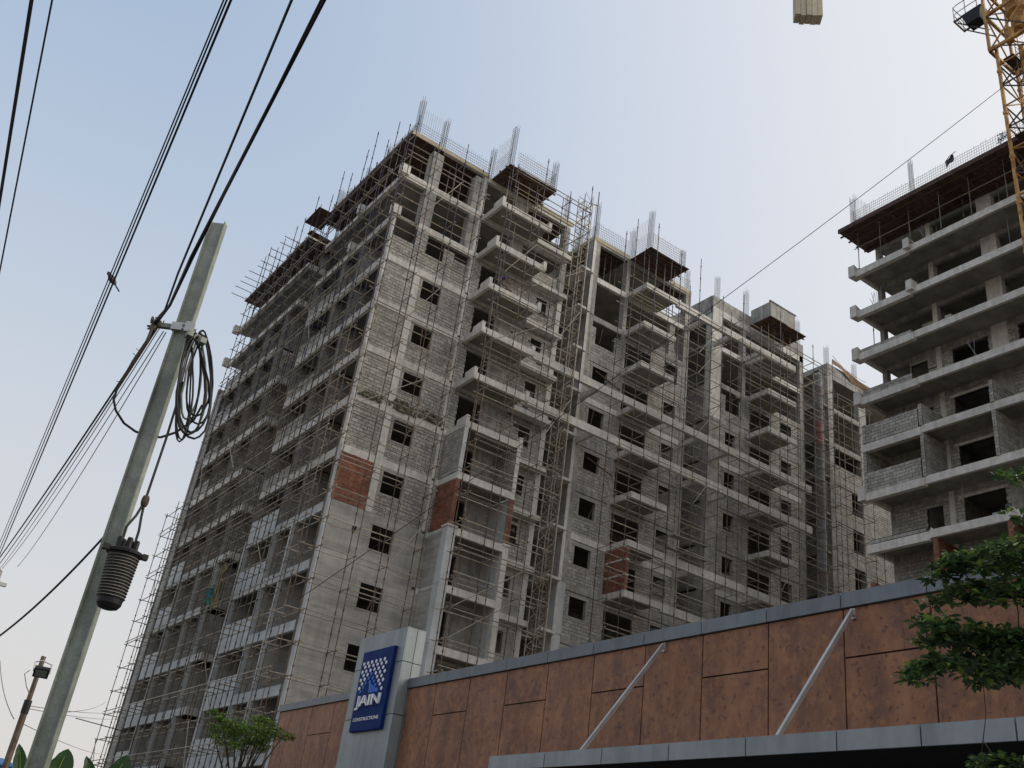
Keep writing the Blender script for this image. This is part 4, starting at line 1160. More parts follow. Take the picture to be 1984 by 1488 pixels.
for k, y in enumerate((11.12, 7.72)):
    lab = ('thin round stay rod over the canopy, the left one of two', 'thicker stay rod over the canopy, the right one near the leafy tree')[k]
    st = thing('stay_rod', (WX, y, ZC0), lab, 'stay rod', 'stay rods of the gate canopy')
    m = MB(); m.bar((WX-.03, y, ZC0-.05), (CX+.2, y-.02, cz1-.02), .04, .055); part('rod', m, ROD, st)
    part('bracket', B(WX-.035, WX+.02, y-.03, y+.03, ZC0-.16, ZC0-.03), ROD, st)
# gate piers and dark opening below the canopy
gp = thing('gate', (WX+.1, 7, 0), 'dark sliding gate in the shadow below the grey canopy', 'gate')
for k in range(9): part('gate_bar_panel', B(WX+.02, WX+.06, 2.2+1.15*k, 3.3+1.15*k, .1, 3.35), CAPM, gp)

# ------------------------------------------------------------------ sign pylon
PX = 10.13; PZ = 1.6+.5215*PX
PY = thing('sign_pylon', (PX, 19.85, 0), 'grey panelled entrance pylon rising above the rust wall and carrying the blue sign', 'pylon')
part('pylon_core', B(PX+.03, PX+.45, pyl0+.03, pyl1-.03, 0, PZ-.03), JOINT, PY)
zc = [0, 1.6+.12*PX, 1.6+.345*PX, 1.6+.452*PX, PZ]
for a, b in zip(zc, zc[1:]):
    part('front_panel', B(PX, PX+.03, pyl0+.002, pyl1, a+.008, b-.008), CLAD, PY)
    part('side_panel', B(PX+.032, PX+.24, pyl0, pyl0+.03, a+.008, b-.008), CLAD, PY)
    part('side_panel', B(PX+.255, PX+.46, pyl0, pyl0+.03, a+.008, b-.008), CLAD, PY)
    part('side_panel', B(PX+.032, PX+.46, pyl1-.03, pyl1, a+.008, b-.008), CLAD, PY)
part('top_panel', B(PX+.0, PX+.46, pyl0, pyl1, PZ-.006, PZ+.02), CLAD, PY)
# the illuminated-box sign, lettering raised on its face
SX = PX-.085
SG = thing('company_sign', (SX, 19.78, 4.8), 'navy box sign with white and blue dots and white lettering on the pylon', 'sign')
s_y0, s_y1, s_z0, s_z1 = 19.08, 20.47, 4.80, 6.52
m = MB(); m.box(SX+.008, PX-.001, s_y0, s_y1, s_z0, s_z1); m.hexa([(SX, s_y0+.02, s_z0+.02), (SX+.008, s_y0, s_z0), (SX+.008, s_y1, s_z0), (SX, s_y1-.02, s_z0+.02), (SX, s_y0+.02, s_z1-.02), (SX+.008, s_y0, s_z1), (SX+.008, s_y1, s_z1), (SX, s_y1-.02, s_z1-.02)])
part('sign_box', m, SIGNB, SG)
def zq(x, y): return on_x(660+x*.17341, 1230+y*.17341, SX)
white = [(268,330),(310,317),(354,305),(402,294),(449,282),(497,270),(279,365),(322,352),(369,342),(416,331),(462,319),(512,308),(248,420),(290,409),(337,398),(382,385),(429,374),(478,362),
         (260,458),(304,447),(396,426),(444,414),(495,403),(229,512),(272,499),(411,467),(459,456),(242,551),(427,511),(476,499),(212,603),(441,548),(457,597)]
blue = [(350,437),(318,487),(363,484),(285,540),(330,530),(377,519),(258,591),(392,560),(405,606),(225,640)]
for k in range(6):
    for j in range(k+1):
        blue.append((333-9*k+ (k*.9+j)*17.5 - k*9, 552+17*k-3.2*j))
def disc(p, r, m):
    b = MB(); b.lathe(p, [(r, 0), (r, .012), (r*.7, .016)], 12, (-1, 0, 0)); part('logo_dot', b, m, SG)
for q in white: disc(zq(*q), .040, WHITEP)
for n_, q in enumerate(blue): disc(zq(*q), .038 if n_ < 10 else .030, BLUEP)
L0 = zq(165, 850); L1 = zq(425, 830); L2 = zq(200, 690)
wl = L0.y-L1.y; hl = L2.z-L0.z; u = wl/1.0
org = (L0.y, L0.z)
def text(body, y, z, size, m, parent, name, width=None, ext=.003, bold=0.0, height=None):
    cu = bpy.data.curves.new(name, 'FONT'); cu.body = body; cu.size = size; cu.extrude = ext; cu.offset = size*bold
    o = bpy.data.objects.new(name, cu); COL.objects.link(o)
    bpy.context.view_layer.update()
    me = bpy.data.meshes.new_from_object(o.evaluated_get(bpy.context.evaluated_depsgraph_get()))
    bpy.data.objects.remove(o)
    wdt = max(v.co.x for v in me.vertices)-min(v.co.x for v in me.vertices)
    sx = (width/wdt) if width else 1
    y0_ = min(v.co.y for v in me.vertices); x0_ = min(v.co.x for v in me.vertices)
    sy_ = height/(max(v.co.y for v in me.vertices)-y0_) if height else 1
    for v in me.vertices:
        x, yy, zz = v.co.x-x0_, (v.co.y-y0_)*sy_, v.co.z
        v.co = (SX-.003-zz-ext, y-x*sx, z+yy)
    me.materials.clear(); me.materials.append(m)
    for p in me.polygons: p.flip() if False else None
    me.update()
    return link(name, me, parent, (0, 0, 0))
C0 = zq(135, 975); C1 = zq(418, 925); C2 = zq(135, 935)
text('CONSTRUCTIONS', C0.y, C0.z, .1, WHITEP, SG, 'lettering', C0.y-C1.y, .003, .006, (C2.z-C0.z)*.92)
text('JAIN', L0.y, L0.z, .3, WHITEP, SG, 'lettering', L0.y-L1.y, .02, .022, (L2.z-L0.z)*.97)
for f_ in (.13, .36, .45, .64, .77, .955):
    part('letter_groove', B(SX-.046, SX-.044, L0.y-wl*f_-.006, L0.y-wl*f_+.004, L0.z+.12*hl, L0.z+.9*hl), SIGNB, SG)
# ------------------------------------------------------------------ steel street pole (rolled H section)
px_, py_ = 1.963, 9.805
POLE = thing('street_pole', (px_, py_, 0), 'galvanised steel H section street pole leaning across the left side of the view', 'pole')
ang = math.radians(78.68-24)
nrm = Vector((math.cos(ang), math.sin(ang), 0)); tng = Vector((-nrm.y, nrm.x, 0))       # web faces the camera
def pl_box(mb, a0, a1, n0, n1, z0, z1):
    c = Vector((px_, py_, 0)); P4 = [c+tng*a+nrm*n for a, n in ((a0, n0), (a1, n0), (a1, n1), (a0, n1))]
    mb.hexa([p+Vector((0, 0, z0)) for p in P4]+[p+Vector((0, 0, z1)) for p in P4]); return mb
ZT = 8.16
m = MB(); pl_box(m, -.08, .08, -.004, .004, 0, ZT); part('web', m, GALV, POLE)
for s in (-1, 1):
    m = MB(); pl_box(m, s*.08-.006, s*.08+.006, -.045, .045, 0, ZT); part('flange', m, GALV, POLE)
zb = 6.74
m = MB(); pl_box(m, -.115, -.03, -.062, -.006, zb-.06, zb+.06); pl_box(m, .0, .115, -.062, -.05, zb-.055, zb+.035); pl_box(m, -.115, .115, .052, .06, zb-.04, zb+.04)
pl_box(m, -.03, .03, -.058, -.048, zb-.035, zb-.02); pl_box(m, -.03, .03, -.058, -.048, zb+.02, zb+.035); pl_box(m, .107, .116, -.06, .06, zb-.05, zb+.04)
part('clamp_band', m, ROD, POLE)
m = MB(); pl_box(m, .10, .30, -.035, .015, zb-.03, zb+.02); part('bracket_arm', m, GALV, POLE)
def pl(a, n, z): 
    c = Vector((px_, py_, z)); return c+tng*a+nrm*n
def sagline(p, q, s, n=14):
    p = Vector(p); q = Vector(q)
    return [p.lerp(q, k/n)-Vector((0, 0, 4*s*(k/n)*(1-k/n))) for k in range(n+1)]
def wire(name, pts, r, m, label, cat='cable', group=None, n=5):
    b = MB(); b.path(pts, r, n); o = part(name, b, m); tag(o, label, cat, group); return o
tie = pl(.29, -.05, zb-.02)
def beyond(p, q, f): p = Vector(p); q = Vector(q); return p+(q-p)*f
# cables from the bracket over the street towards the viewer's side
wire('service_cable', [tie, at(330, 590, 9.4)] + sagline(at(370, 500, 8.3), beyond(at(370, 500, 8.3), at(628, 0, 5.15), 2.6), .0, 10), .016, CABLE, 'thick black cable running from the pole bracket up past the pole top', 'cable', 'cables at the street pole')
wire('service_cable', [tie+Vector((0, 0, .03)), at(336, 580, 9.3)] + sagline(at(376, 496, 8.25), beyond(at(376, 496, 8.25), at(622, 0, 5.12), 2.6), .01, 10), .009, CABLE, 'thin cable lashed alongside the thick cable at the pole top', 'cable', 'cables at the street pole')
wire('service_cable', [tie+Vector((-.03, 0, 0)), at(320, 600, 9.4)] + sagline(at(345, 530, 8.6), beyond(at(345, 530, 8.6), at(565, 0, 5.27), 2.6), .02, 10), .011, CABLE, 'black cable left of the thick pair above the pole bracket', 'cable', 'cables at the street pole')
# lashing at the bracket
m = MB()
for k in range(16):
    a = tie+Vector((R_.uniform(-.05, .03), R_.uniform(-.03, .03), R_.uniform(-.09, .07))); m.path([a, a+Vector((R_.uniform(-.03, .03), R_.uniform(-.03, .03), R_.uniform(-.03, .03))), a+Vector((R_.uniform(-.03, .03), 0, R_.uniform(-.04, .04)))], .013, 5)
tag(part('lashing', m, BARK), 'brown knotted lashing round the cables on the pole bracket', 'lashing')
m = MB(); pp = [tie+Vector((-.02, -.02, 0)), at(285, 660, 9.75), at(258, 700, 9.8), at(236, 740, 9.85)]; m.path(pp, .015, 6)
for k in range(3):
    p = pp[1].lerp(pp[3], R_.random()); m.path([p, p+Vector((-.05, 0, R_.uniform(-.03, .05)))], .004, 3)
tag(part('wrapped_cable', m, LIMBM), 'taped cable bundle curving down left of the pole bracket', 'cable bundle')
wire('slack_cable', [at(240, 730, 9.85), at(226, 755, 9.85), at(220, 775, 9.85), at(224, 795, 9.85), at(240, 820, 9.9), at(262, 836, 10.0), at(290, 846, 10.12), at(312, 847, 10.1), at(340, 838, 9.85), at(375, 815, 9.75), at(392, 785, 9.75)], .013, CABLE, 'black cable looping below the bracket and behind the pole', 'cable')
# line down the street to the next pole
P2 = Vector((2.88, 25.82, 7.33))
ends = [(0, 1058), (0, 1062), (2, 1068), (-4, 1072), (38, 1093)]
for k, (dz, rr) in enumerate(((0, .013), (.05, .009), (.08, .006), (-.05, .006), (-.06, .006))):
    a = pl(.28-.03*k, -.03, zb+dz-.03); b = P2+Vector((-.1+.07*k, 0, .05-dz*.7)) if k < 4 else at(34, 1098, 25.6)
    wire('street_wire', sagline(a, b, .12+.05*k), rr, CABLE if k < 2 else GCABLE, ['thick black wire from the pole bracket down to the far left pole', 'second black wire from the bracket to the far left pole', 'fine wire below the two black wires at left', 'lower fine wire of the bundle at left', 'lowest fine wire, ending on the far pole cap'][k], 'wire', 'wires to the far pole')
for k, (x0, xm, r) in enumerate(((433, 211, .007), (439, 215, .008), (447, 218, .011))):
    a = at(x0, 0, 6.1); b = P2+Vector((-.16+.05*k, .0, .12))
    st = beyond(b, a, 1.75)
    wire('overhead_wire', sagline(st, b, .02+.01*k, 18), r, CABLE, ['leftmost of the three close wires the bird sits on', 'middle of the three close wires the bird sits on', 'thickest and rightmost of the three close wires under the bird'][k], 'wire', 'three close overhead wires')
for k, (a, b, r) in enumerate((((61, 0), (0, 385), .016), ((101, 0), (2, 512), .008))):
    p, q = at(*a, 7.0), at(*b, 10.2)
    wire('overhead_wire', sagline(beyond(q, p, 2.6), beyond(p, q, 5.6), .0, 18), r, CABLE, ['thick wire crossing the top left corner', 'thin wire just right of the thick wire in the top left corner'][k], 'wire', 'wires in the top left corner')
wire('drop_cable', sagline(pl(.02, .07, 4.6), at(-60, 1270, 13.5), .18), .012, CABLE, 'black cable sagging from behind the pole to the lower left edge', 'cable')
# bird on the three wires: its feet grip the wire
bp = at(217, 541, 11.4)
best = None
BIRD = thing('bird', bp, 'small dark bird perched on the three close wires at left', 'bird')
ax = Vector((-.62, .2, .76)).normalized()
m = MB()
prof = [(.004, -.075), (.022, -.06), (.036, -.03), (.042, .0), (.038, .03), (.026, .055), (.022, .066), (.027, .08), (.024, .095), (.010, .106), (.003, .118)]
m.lathe(bp, prof, 10, ax); part('body', m, FEATH, BIRD, smooth=True)
m = MB(); td = Vector((.70, -.1, -.70)).normalized(); m.bar(bp-ax*.05, bp-ax*.05+td*.13, .03, .008); part('tail', m, FEATH, BIRD)
m = MB(); m.lathe(bp+Vector((.02, .0, -.005)), [(.003, -.07), (.02, -.04), (.028, 0), (.02, .04), (.003, .06)], 8, ax); part('wing', m, FEATH, BIRD)
m = MB(); m.tube(bp-ax*.02, bp-ax*.02+Vector((.03, 0, -.05)), .004, 4); part('foot', m, FEATH, BIRD)

# coil of spare cable on the right of the pole
COIL = thing('cable_coil', pl(-.16, -.05, 6.5), 'hanging coil of spare black and grey cable on the right side of the pole', 'cable coil')
loops = [(372, 655, 376, 850, 32, CABLE, .014), (376, 650, 365, 842, 27, CABLE, .014), (388, 646, 372, 838, 30, CABLE, .013), (368, 652, 352, 852, 14, CABLE, .012), (392, 640, 384, 822, 25, CABLE, .013),
         (383, 648, 368, 838, 26, GCABLE, .012), (388, 650, 360, 812, 16, GCABLE, .013), (366, 650, 348, 856, 13, CABLE, .011), (395, 650, 380, 806, 23, CABLE, .013), (380, 645, 358, 826, 20, CABLE, .013)]
for k, (xt, yt, xb, yb, wd, cm, r) in enumerate(loops):
    pts = []; N = 22
    for j in range(N):
        t = 2*math.pi*j/N
        x = (xt+xb)/2 + (xb-xt)/2*(-math.cos(t)) + wd*math.sin(t)*(.95-.32*math.cos(t)) + R_.uniform(-1.2, 1.2)
        y = (yt+yb)/2 - (yb-yt)/2*math.cos(t)
        pts.append(at(x, y, 9.62+.05*math.sin(t+k)+.012*k))
    b = MB(); b.path(pts+[pts[0]], r*.82, 6); part('loop', b, cm, COIL, smooth=True)
for q in ((367, 648), (392, 662)):
    b = MB(); c_ = at(q[0], q[1], 9.6); b.box(c_.x-.03, c_.x+.03, c_.y-.05, c_.y+.05, c_.z-.03, c_.z+.03); part('strap', b, GALV, COIL)
# splice closure hanging from two cables
c0, c1 = at(247, 1056, 9.55), at(208, 1178, 9.55)
CLO = thing('splice_closure', c1, 'black ribbed dome cable closure hanging in front of the pole', 'cable closure')
axc = (c0-c1).normalized(); ln = (c0-c1).length
prof = [(.05, -.012), (.085, 0), (.108, .035), (.112, .08)]
h = .09
while h < ln-.11:
    f = h/ln; r = .112+.028*f
    prof += [(r, h), (r+.006, h+.006), (r+.006, h+.013), (r, h+.019)]; h += .028
prof += [(.14, ln-.10), (.125, ln-.085)]
rg_ = MB(); h = .098
while h < ln-.11:
    f = h/ln; r_ = .119+.028*f; rg_.path([c1+axc*h+(Vector((1, 0, 0))*math.cos(t)+axc.cross(Vector((1, 0, 0))).normalized()*math.sin(t))*r_ for t in [2*math.pi*j/24 for j in range(25)]], .0035, 4); h += .028
part('rib_highlight', rg_, GCABLE, CLO, kind='stuff')  # thin pale rings put the highlight of each rib into the colour
b = MB(); b.lathe(c1, prof, 22, axc); part('ribbed_dome', b, RUBB, CLO, smooth=False)
b = MB(); b.lathe(c1+axc*(ln-.095), [(.13, -.01), (.162, 0), (.165, .025), (.135, .04), (.12, .045)], 22, axc); part('clamp_ring', b, RUBB, CLO)
b = MB(); cc = c1+axc*(ln-.08); b.box(cc.x-.215, cc.x-.15, cc.y-.06, cc.y+.0, cc.z-.02, cc.z+.03); part('ring_latch', b, RUBB, CLO); part('ring_latch', B(cc.x+.15, cc.x+.2, cc.y-.06, cc.y+.0, cc.z-.02, cc.z+.03), RUBB, CLO)
sd = axc.cross(Vector((0, 1, 0))).normalized()
for s, dy in ((-.075, .0), (.0, -.05), (.075, .0), (.03, .06), (-.04, .05)):
    b = MB(); b.lathe(c1+axc*(ln-.05)+sd*s+Vector((0, dy, 0)), [(.028, 0), (.028, .10), (.022, .11)], 8, axc); part('port', b, RUBB, CLO)
knot = at(281, 971, 9.6)
pA = c1+axc*(ln+.06)-sd*.06; pB = c1+axc*(ln+.06)+sd*.06
if (pA-at(240, 1050, 9.6)).length > (pB-at(240, 1050, 9.6)).length: pA, pB = pB, pA
for p, r, lb in ((pA, .013, 'left of the two cables entering the ribbed closure'), (pB, .013, 'right of the two cables entering the ribbed closure')):
    wire('closure_cable', [p, p+axc*.1, p.lerp(knot, .6), knot, at(300, 915, 9.62), at(322, 850, 9.66), at(345, 775, 9.66), at(356, 740, 9.66)], r, CABLE, lb, 'cable', 'cables of the closure')
b = MB(); b.lathe(knot-axc*.05, [(.028, 0), (.036, .03), (.036, .07), (.028, .10)], 10, axc); tag(part('cable_tie', b, TIMB), 'yellowish tape knot where the closure cables join', 'cable tie')

# far concrete pole at the left edge
FP = thing('far_street_pole', (2.9, 25.84, 0), 'round concrete street pole cut by the left edge, wires ending on it', 'pole')
b = MB(); b.lathe((2.88, 25.84, 0), [(.2, 0), (.145, 7.3), (.14, 7.36), (.1, 7.38)], 16); part('shaft', b, PLAST, FP, smooth=False)
b = MB(); b.lathe((2.88, 25.84, 7.05), [(.16, 0), (.17, .02), (.17, .07), (.16, .09)], 16); b.box(3.0, 3.2, 25.75, 25.85, 7.02, 7.1); part('clamp', b, ROD, FP)
b = MB(); b.lathe((2.80, 25.8, 7.42), [(.03, 0), (.07, .03), (.05, .07), (.08, .1), (.05, .16), (.02, .2)], 10); part('insulator', b, RUBB, FP)
b = MB(); b.tube((2.95, 25.75, 6.6), (3.2, 25.7, 6.58), .015, 5); part('step_bolt', b, ROD, FP)

# floodlight on a pipe
f0 = at(82, 1285, 15.8)
FL = thing('floodlight_pole', (f0.x, f0.y, 0), 'rusty pipe with a small square floodlight left of the big pole', 'floodlight')
tp_ = at(85, 1272, 15.8)
b = MB(); b.tube((tp_.x, tp_.y, 0), (tp_.x, tp_.y, 3.35), .045, 8); b.tube((tp_.x, tp_.y, 3.35), (tp_.x, tp_.y, tp_.z), .034, 8); part('pipe', b, TUBE, FL)
b = MB(); b.tube((tp_.x, tp_.y, 3.3), (tp_.x, tp_.y, 3.48), .052, 8); part('coupling', b, CABLE, FL)
lc_ = at(80, 1303, 15.62)
rx = Vector((.98, -.18, 0)).normalized(); fy = Vector((-.18, -.62, -.76)).normalized(); uz = rx.cross(fy).normalized()
def lb(a0, a1, b0, b1, c0_, c1_):
    return [lc_+rx*a+uz*bb+fy*cc for cc in (c0_, c1_) for a, bb in ((a0, b0), (a1, b0), (a1, b1), (a0, b1))]
b = MB(); b.hexa(lb(-.10, .10, -.08, .08, -.035, .02)); part('housing', b, RUBB, FL)
b = MB(); b.hexa(lb(-.075, .075, -.055, .055, .02, .026)); part('lens', b, LENS, FL)
b = MB(); b.path([lc_-rx*.105, lc_-rx*.11+Vector((0, .05, .13)), lc_+Vector((-.02, .05, .165)), lc_+rx*.11+Vector((0, .05, .13)), lc_+rx*.105], .01, 5); part('yoke', b, ROD, FL)
b = MB(); b.path([lc_-rx*.15, lc_-rx*.2+Vector((0, 0, -.06)), lc_-rx*.12+Vector((0, 0, -.22)), Vector((tp_.x, tp_.y, lc_.z-.3))], .006, 4); part('lead', b, GCABLE, FL)
for k, (a, b_) in enumerate((((45, 1366), (240, 1378)), ((45, 1371), (240, 1391)), ((120, 1380), (205, 1360)), ((35, 1398), (205, 1462)), ((0, 1280), (27, 1393)))):
    p = at(*a, 15.8 if k != 4 else 22); q = at(*b_, 52 if k != 4 else 15.8)
    wire('site_wire', sagline(p, q, .1), .006 if k != 4 else .008, GCABLE, ['upper faint wire from the floodlight pipe to the scaffold', 'lower faint wire from the floodlight pipe to the scaffold', 'faint wire rising behind the pole to the scaffold', 'faint wire low behind the pole, sloping down to the scaffold', 'faint wire from the left edge down to the floodlight pipe'][k], 'wire', 'faint wires at lower left')
# long cable from the crane down to the scaffold corner
ca = Vector((cx-hw, cy-hw-.3, 42.6)); pa = at(1990, 132, math.hypot(39.9, 17.0)); qb = at(575, 1163, 44.3)
wire('guy_cable', sagline(pa, qb, .55, 30), .017, CABLE, 'long dark cable sloping from the crane mast across the facades to the near scaffold', 'cable')

# blue sheet shed far left
SH = thing('blue_shed', (5, 41.5, 0), 'bright blue corrugated sheet shed, its top just showing in the bottom left corner', 'shed')
b = MB(); b.box(3.0, 7.25, 40, 43, 0, 4.28); part('shed_wall', b, BLUET, SH)
b = MB(); b.hexa([(2.8, 39.8, 4.2), (7.4, 39.8, 4.2), (7.4, 43.2, 4.6), (2.8, 43.2, 4.6), (2.8, 39.8, 4.26), (7.4, 39.8, 4.26), (7.4, 43.2, 4.66), (2.8, 43.2, 4.66)]); part('shed_roof', b, BLUET, SH)
for k in range(18): 
    b = MB(); b.box(3.05+.235*k, 3.12+.235*k, 39.97, 40.0, 0, 4.2); part('rib', b, BLUET, SH)

# ------------------------------------------------------------------ plants
def leaf_mesh(name, m, L=1.0, wd=.5, fold=.18, curl=.15):
    b = MB()
    st = [(0, .04), (.25, .55), (.6, 1.0), (.85, .72), (1.0, .05)]
    for x, ww in st:
        z = -curl*x*x*L
        b.v += [(x*L, -ww*wd*L/2, z+fold*ww*wd*L/2), (x*L, 0, z), (x*L, ww*wd*L/2, z+fold*ww*wd*L/2)]
    for k in range(len(st)-1):
        i = 3*k; b.f += [(i, i+3, i+4, i+1), (i+1, i+4, i+5, i+2)]
    return b.mesh(name, m)
def add_leaf(mb, p, d, up, L, wd=.5):
    d = Vector(d).normalized(); s = d.cross(Vector(up)).normalized()
    if s.length < .1: s = Vector((1, 0, 0))
    n = s.cross(d)
    p = Vector(p); i = len(mb.v)
    h = s*(L*wd/2)
    mid = p+d*L*.6
    mb.v += [tuple(p), tuple(mid+h+n*L*.08), tuple(p+d*L-n*L*.1), tuple(mid-h+n*L*.08), tuple(p+d*L*.55)]
    mb.f += [(i, i+4, i+1), (i+1, i+4, i+2), (i+2, i+4, i+3), (i+3, i+4, i)]
# tree at the right edge: layered branches reaching in from beyond the frame
TR = thing('layered_tree', (6.9, 2.2, 0), 'small leaved tree reaching in from the right edge before the rust wall', 'tree')
b = MB(); b.path([(6.9, 2.2, 0), (6.92, 2.22, 1.5), (6.88, 2.25, 3.0), (6.9, 2.2, 4.2), (6.9, 2.2, 5.4)], [.11, .09, .075, .06, .03], 8); part('trunk', b, BARK, TR, smooth=True)
def tree_pads(owner, pads, limbs_from, Lmin, Lmax, m, n_single, seed, lm, dens=1.0, limb_r=.014, flat=.30, wd=.5):
    R = random.Random(seed); big = MB(); twigs = MB(); singles = []
    lmesh = leaf_mesh('leaf', m, 1.0, wd)
    root = Vector(limbs_from)
    nodes = [(root+Vector((0, 0, dz)), limb_r*2.2) for dz in (-.5, 0, .5)]
    for c, rx, n in sorted(pads, key=lambda p: (Vector(p[0])-root).length):
        # each spray grows from the nearest limb already there
        c = Vector(c)
        b0, r0 = min(nodes, key=lambda q: (q[0]-c).length+.35*max(0, (q[0]-root).length-(c-root).length))
        L0_ = (c-b0).length
        p1 = b0.lerp(c, .35)+Vector((R.uniform(-.05, .05)*L0_, R.uniform(-.05, .05)*L0_, -.05*L0_)); p2 = b0.lerp(c, .7)+Vector((R.uniform(-.05, .05)*L0_, R.uniform(-.05, .05)*L0_, -.03*L0_))
        r1 = max(r0*.72, limb_r*.35)
        twigs.path([b0, p1, p2, c], [r0*.9, r0*.8, r1, r1*.8], 6)
        nodes += [(p2, r1), (c, r1*.85)]
        for k in range(int(n*dens)):
            # rosettes of leaves on short upright spurs over a flat pad
            a = R.uniform(0, 2*math.pi); rr = rx*math.sqrt(R.random())
            q = c+Vector((rr*math.cos(a), rr*math.sin(a), R.gauss(0, 1)*flat*rx*.5))
            if R.random() < .25: twigs.path([c.lerp(q, .25), q], limb_r*.3, 3)
            for j in range(R.choice((3, 4, 5, 6))):
                t = R.uniform(0, 2*math.pi); el = R.uniform(-.5, .75)
                d = Vector((math.cos(t)*math.cos(el), math.sin(t)*math.cos(el), math.sin(el)))
                L = R.uniform(Lmin, Lmax)
                singles.append((q+d*.006, d, L))
    R.shuffle(singles)
    singles.sort(key=lambda s: (s[0]-EYE).length*1.0-s[2]*12)
    inview = []; rest = []
    for s in singles:
        v = s[0]-EYE; zc = v.dot(_fw)
        ok = zc > 0 and abs(v.dot(C_RT)/zc*F_PX) < 985 and abs(v.dot(C_UP)/zc*F_PX) < 740
        (inview if ok and len(inview) < n_single else rest).append(s)
    for q, d, L in inview:
        o = link('leaf', lmesh, owner, q)
        s = d.cross(Vector((R.uniform(-.4, .4), R.uniform(-.4, .4), 1))).normalized(); n = s.cross(d)
        o.rotation_euler = Matrix((d, -s, n)).transposed().to_euler(); o.scale = (L, L, L)
    for q, d, L in rest: add_leaf(big, q, d, (R.uniform(-.5, .5), R.uniform(-.5, .5), 1), L, wd)
    if big.v: part('crown', big, m, owner, kind='stuff')
    part('branch', twigs, lm, owner)
pads = []
def padpix(x, y, d, r, n): pads.append((at(x, y, d), r, n))
for x, y, r, n in ((1850, 1100, .12, 60), (1890, 1085, .16, 90), (1930, 1080, .2, 130), (1975, 1075, .22, 150), (1825, 1118, .07, 24), (1790+20, 1125, .05, 12),
                   (1870, 1150, .12, 60), (1910, 1150, .16, 90), (1965, 1150, .16, 80), (1830, 1165, .08, 26), (1800, 1170, .05, 10), 
                   (1790, 1205, .07, 22), (1820, 1210, .10, 44), (1860, 1228, .15, 90), (1905, 1245, .18, 120), (1960, 1250, .22, 170), (1800, 1245, .09, 36),
                   (1760, 1312, .05, 16), (1785, 1300, .08, 40), (1820, 1288, .11, 64), (1865, 1285, .13, 84), (1915, 1300, .16, 110), (1965, 1295, .2, 150), (1905, 1325, .07, 24), (1780, 1318, .06, 20),
                   (2080, 1120, .3, 130), (2080, 1270, .3, 130), (2160, 1180, .32, 140), (2230, 1090, .32, 130), (2190, 1330, .32, 120), (2120, 1010, .25, 70), (2010, 1110, .25, 150), (2020, 1250, .28, 200), (1990, 1000, .12, 20), (1955, 930, .05, 9), (1935, 925, .035, 5), (1975, 918, .06, 12), (1995, 915, .08, 16),
                   (1900, 1478, .05, 16), (1930, 1480, .08, 40), (1970, 1480, .12, 70)):
    padpix(x, y, 6.0+R_.uniform(-.35, .35), r, n)
tree_pads(TR, pads, (6.9, 2.2, 3.2), .04, .08, LEAF, 300, 5, LIMBM, dens=.58, flat=.2, limb_r=.009)
# small tree left of the wall end
sx, sy = 8.55, 22.3
T2 = thing('small_tree', (sx, sy, 0), 'small bright green tree with an open crown beside the left end of the wall', 'tree')
b = MB(); b.path([(sx, sy, 0), (sx, sy, 1.8), (sx+.02, sy, 3.3)], [.06, .05, .045], 7); part('trunk', b, BARK, T2, smooth=True)
tips = [(430, 1398), (455, 1420), (480, 1412), (508, 1405), (525, 1425), (440, 1440), (550, 1424), (470, 1440), (500, 1440), (415, 1430), (525, 1405)]
lm = MB()
for k, t in enumerate(tips):
    e = at(t[0], t[1], 23.9+R_.uniform(-.5, .5)); s = Vector((sx+R_.uniform(-.03, .03), sy, 3.15+R_.uniform(-.2, .2)))
    lm.path([s, s.lerp(e, .5)+Vector((0, 0, .02)), e], [.03, .02, .008], 5)
part('limb', lm, LIMBM, T2, smooth=True)
pads2 = []
for x, y, r, n in ((412, 1378, .10, 16), (425, 1392, .13, 26), (440, 1402, .2, 44), (455, 1415, .28, 80), (470, 1425, .28, 80), (435, 1420, .22, 50), (415, 1412, .12, 16), (430, 1436, .16, 26), (412, 1430, .10, 12),
                   (500, 1400, .16, 34), (515, 1398, .16, 30), (498, 1418, .26, 70), (520, 1420, .24, 60), (540, 1424, .16, 30), (558, 1426, .12, 18), (565, 1430, .08, 8), (485, 1440, .24, 54), (510, 1438, .22, 44), (455, 1442, .16, 26), (527, 1404, .1, 14), (475, 1410, .14, 24)):
    pads2.append((at(x, y, 23.9+R_.uniform(-.5, .5)), r, n))
tree_pads(T2, pads2, (sx, sy, 3.4), .06, .115, LEAFY, 0, 9, LIMBM, dens=1.0, limb_r=.012, flat=.75, wd=.42)
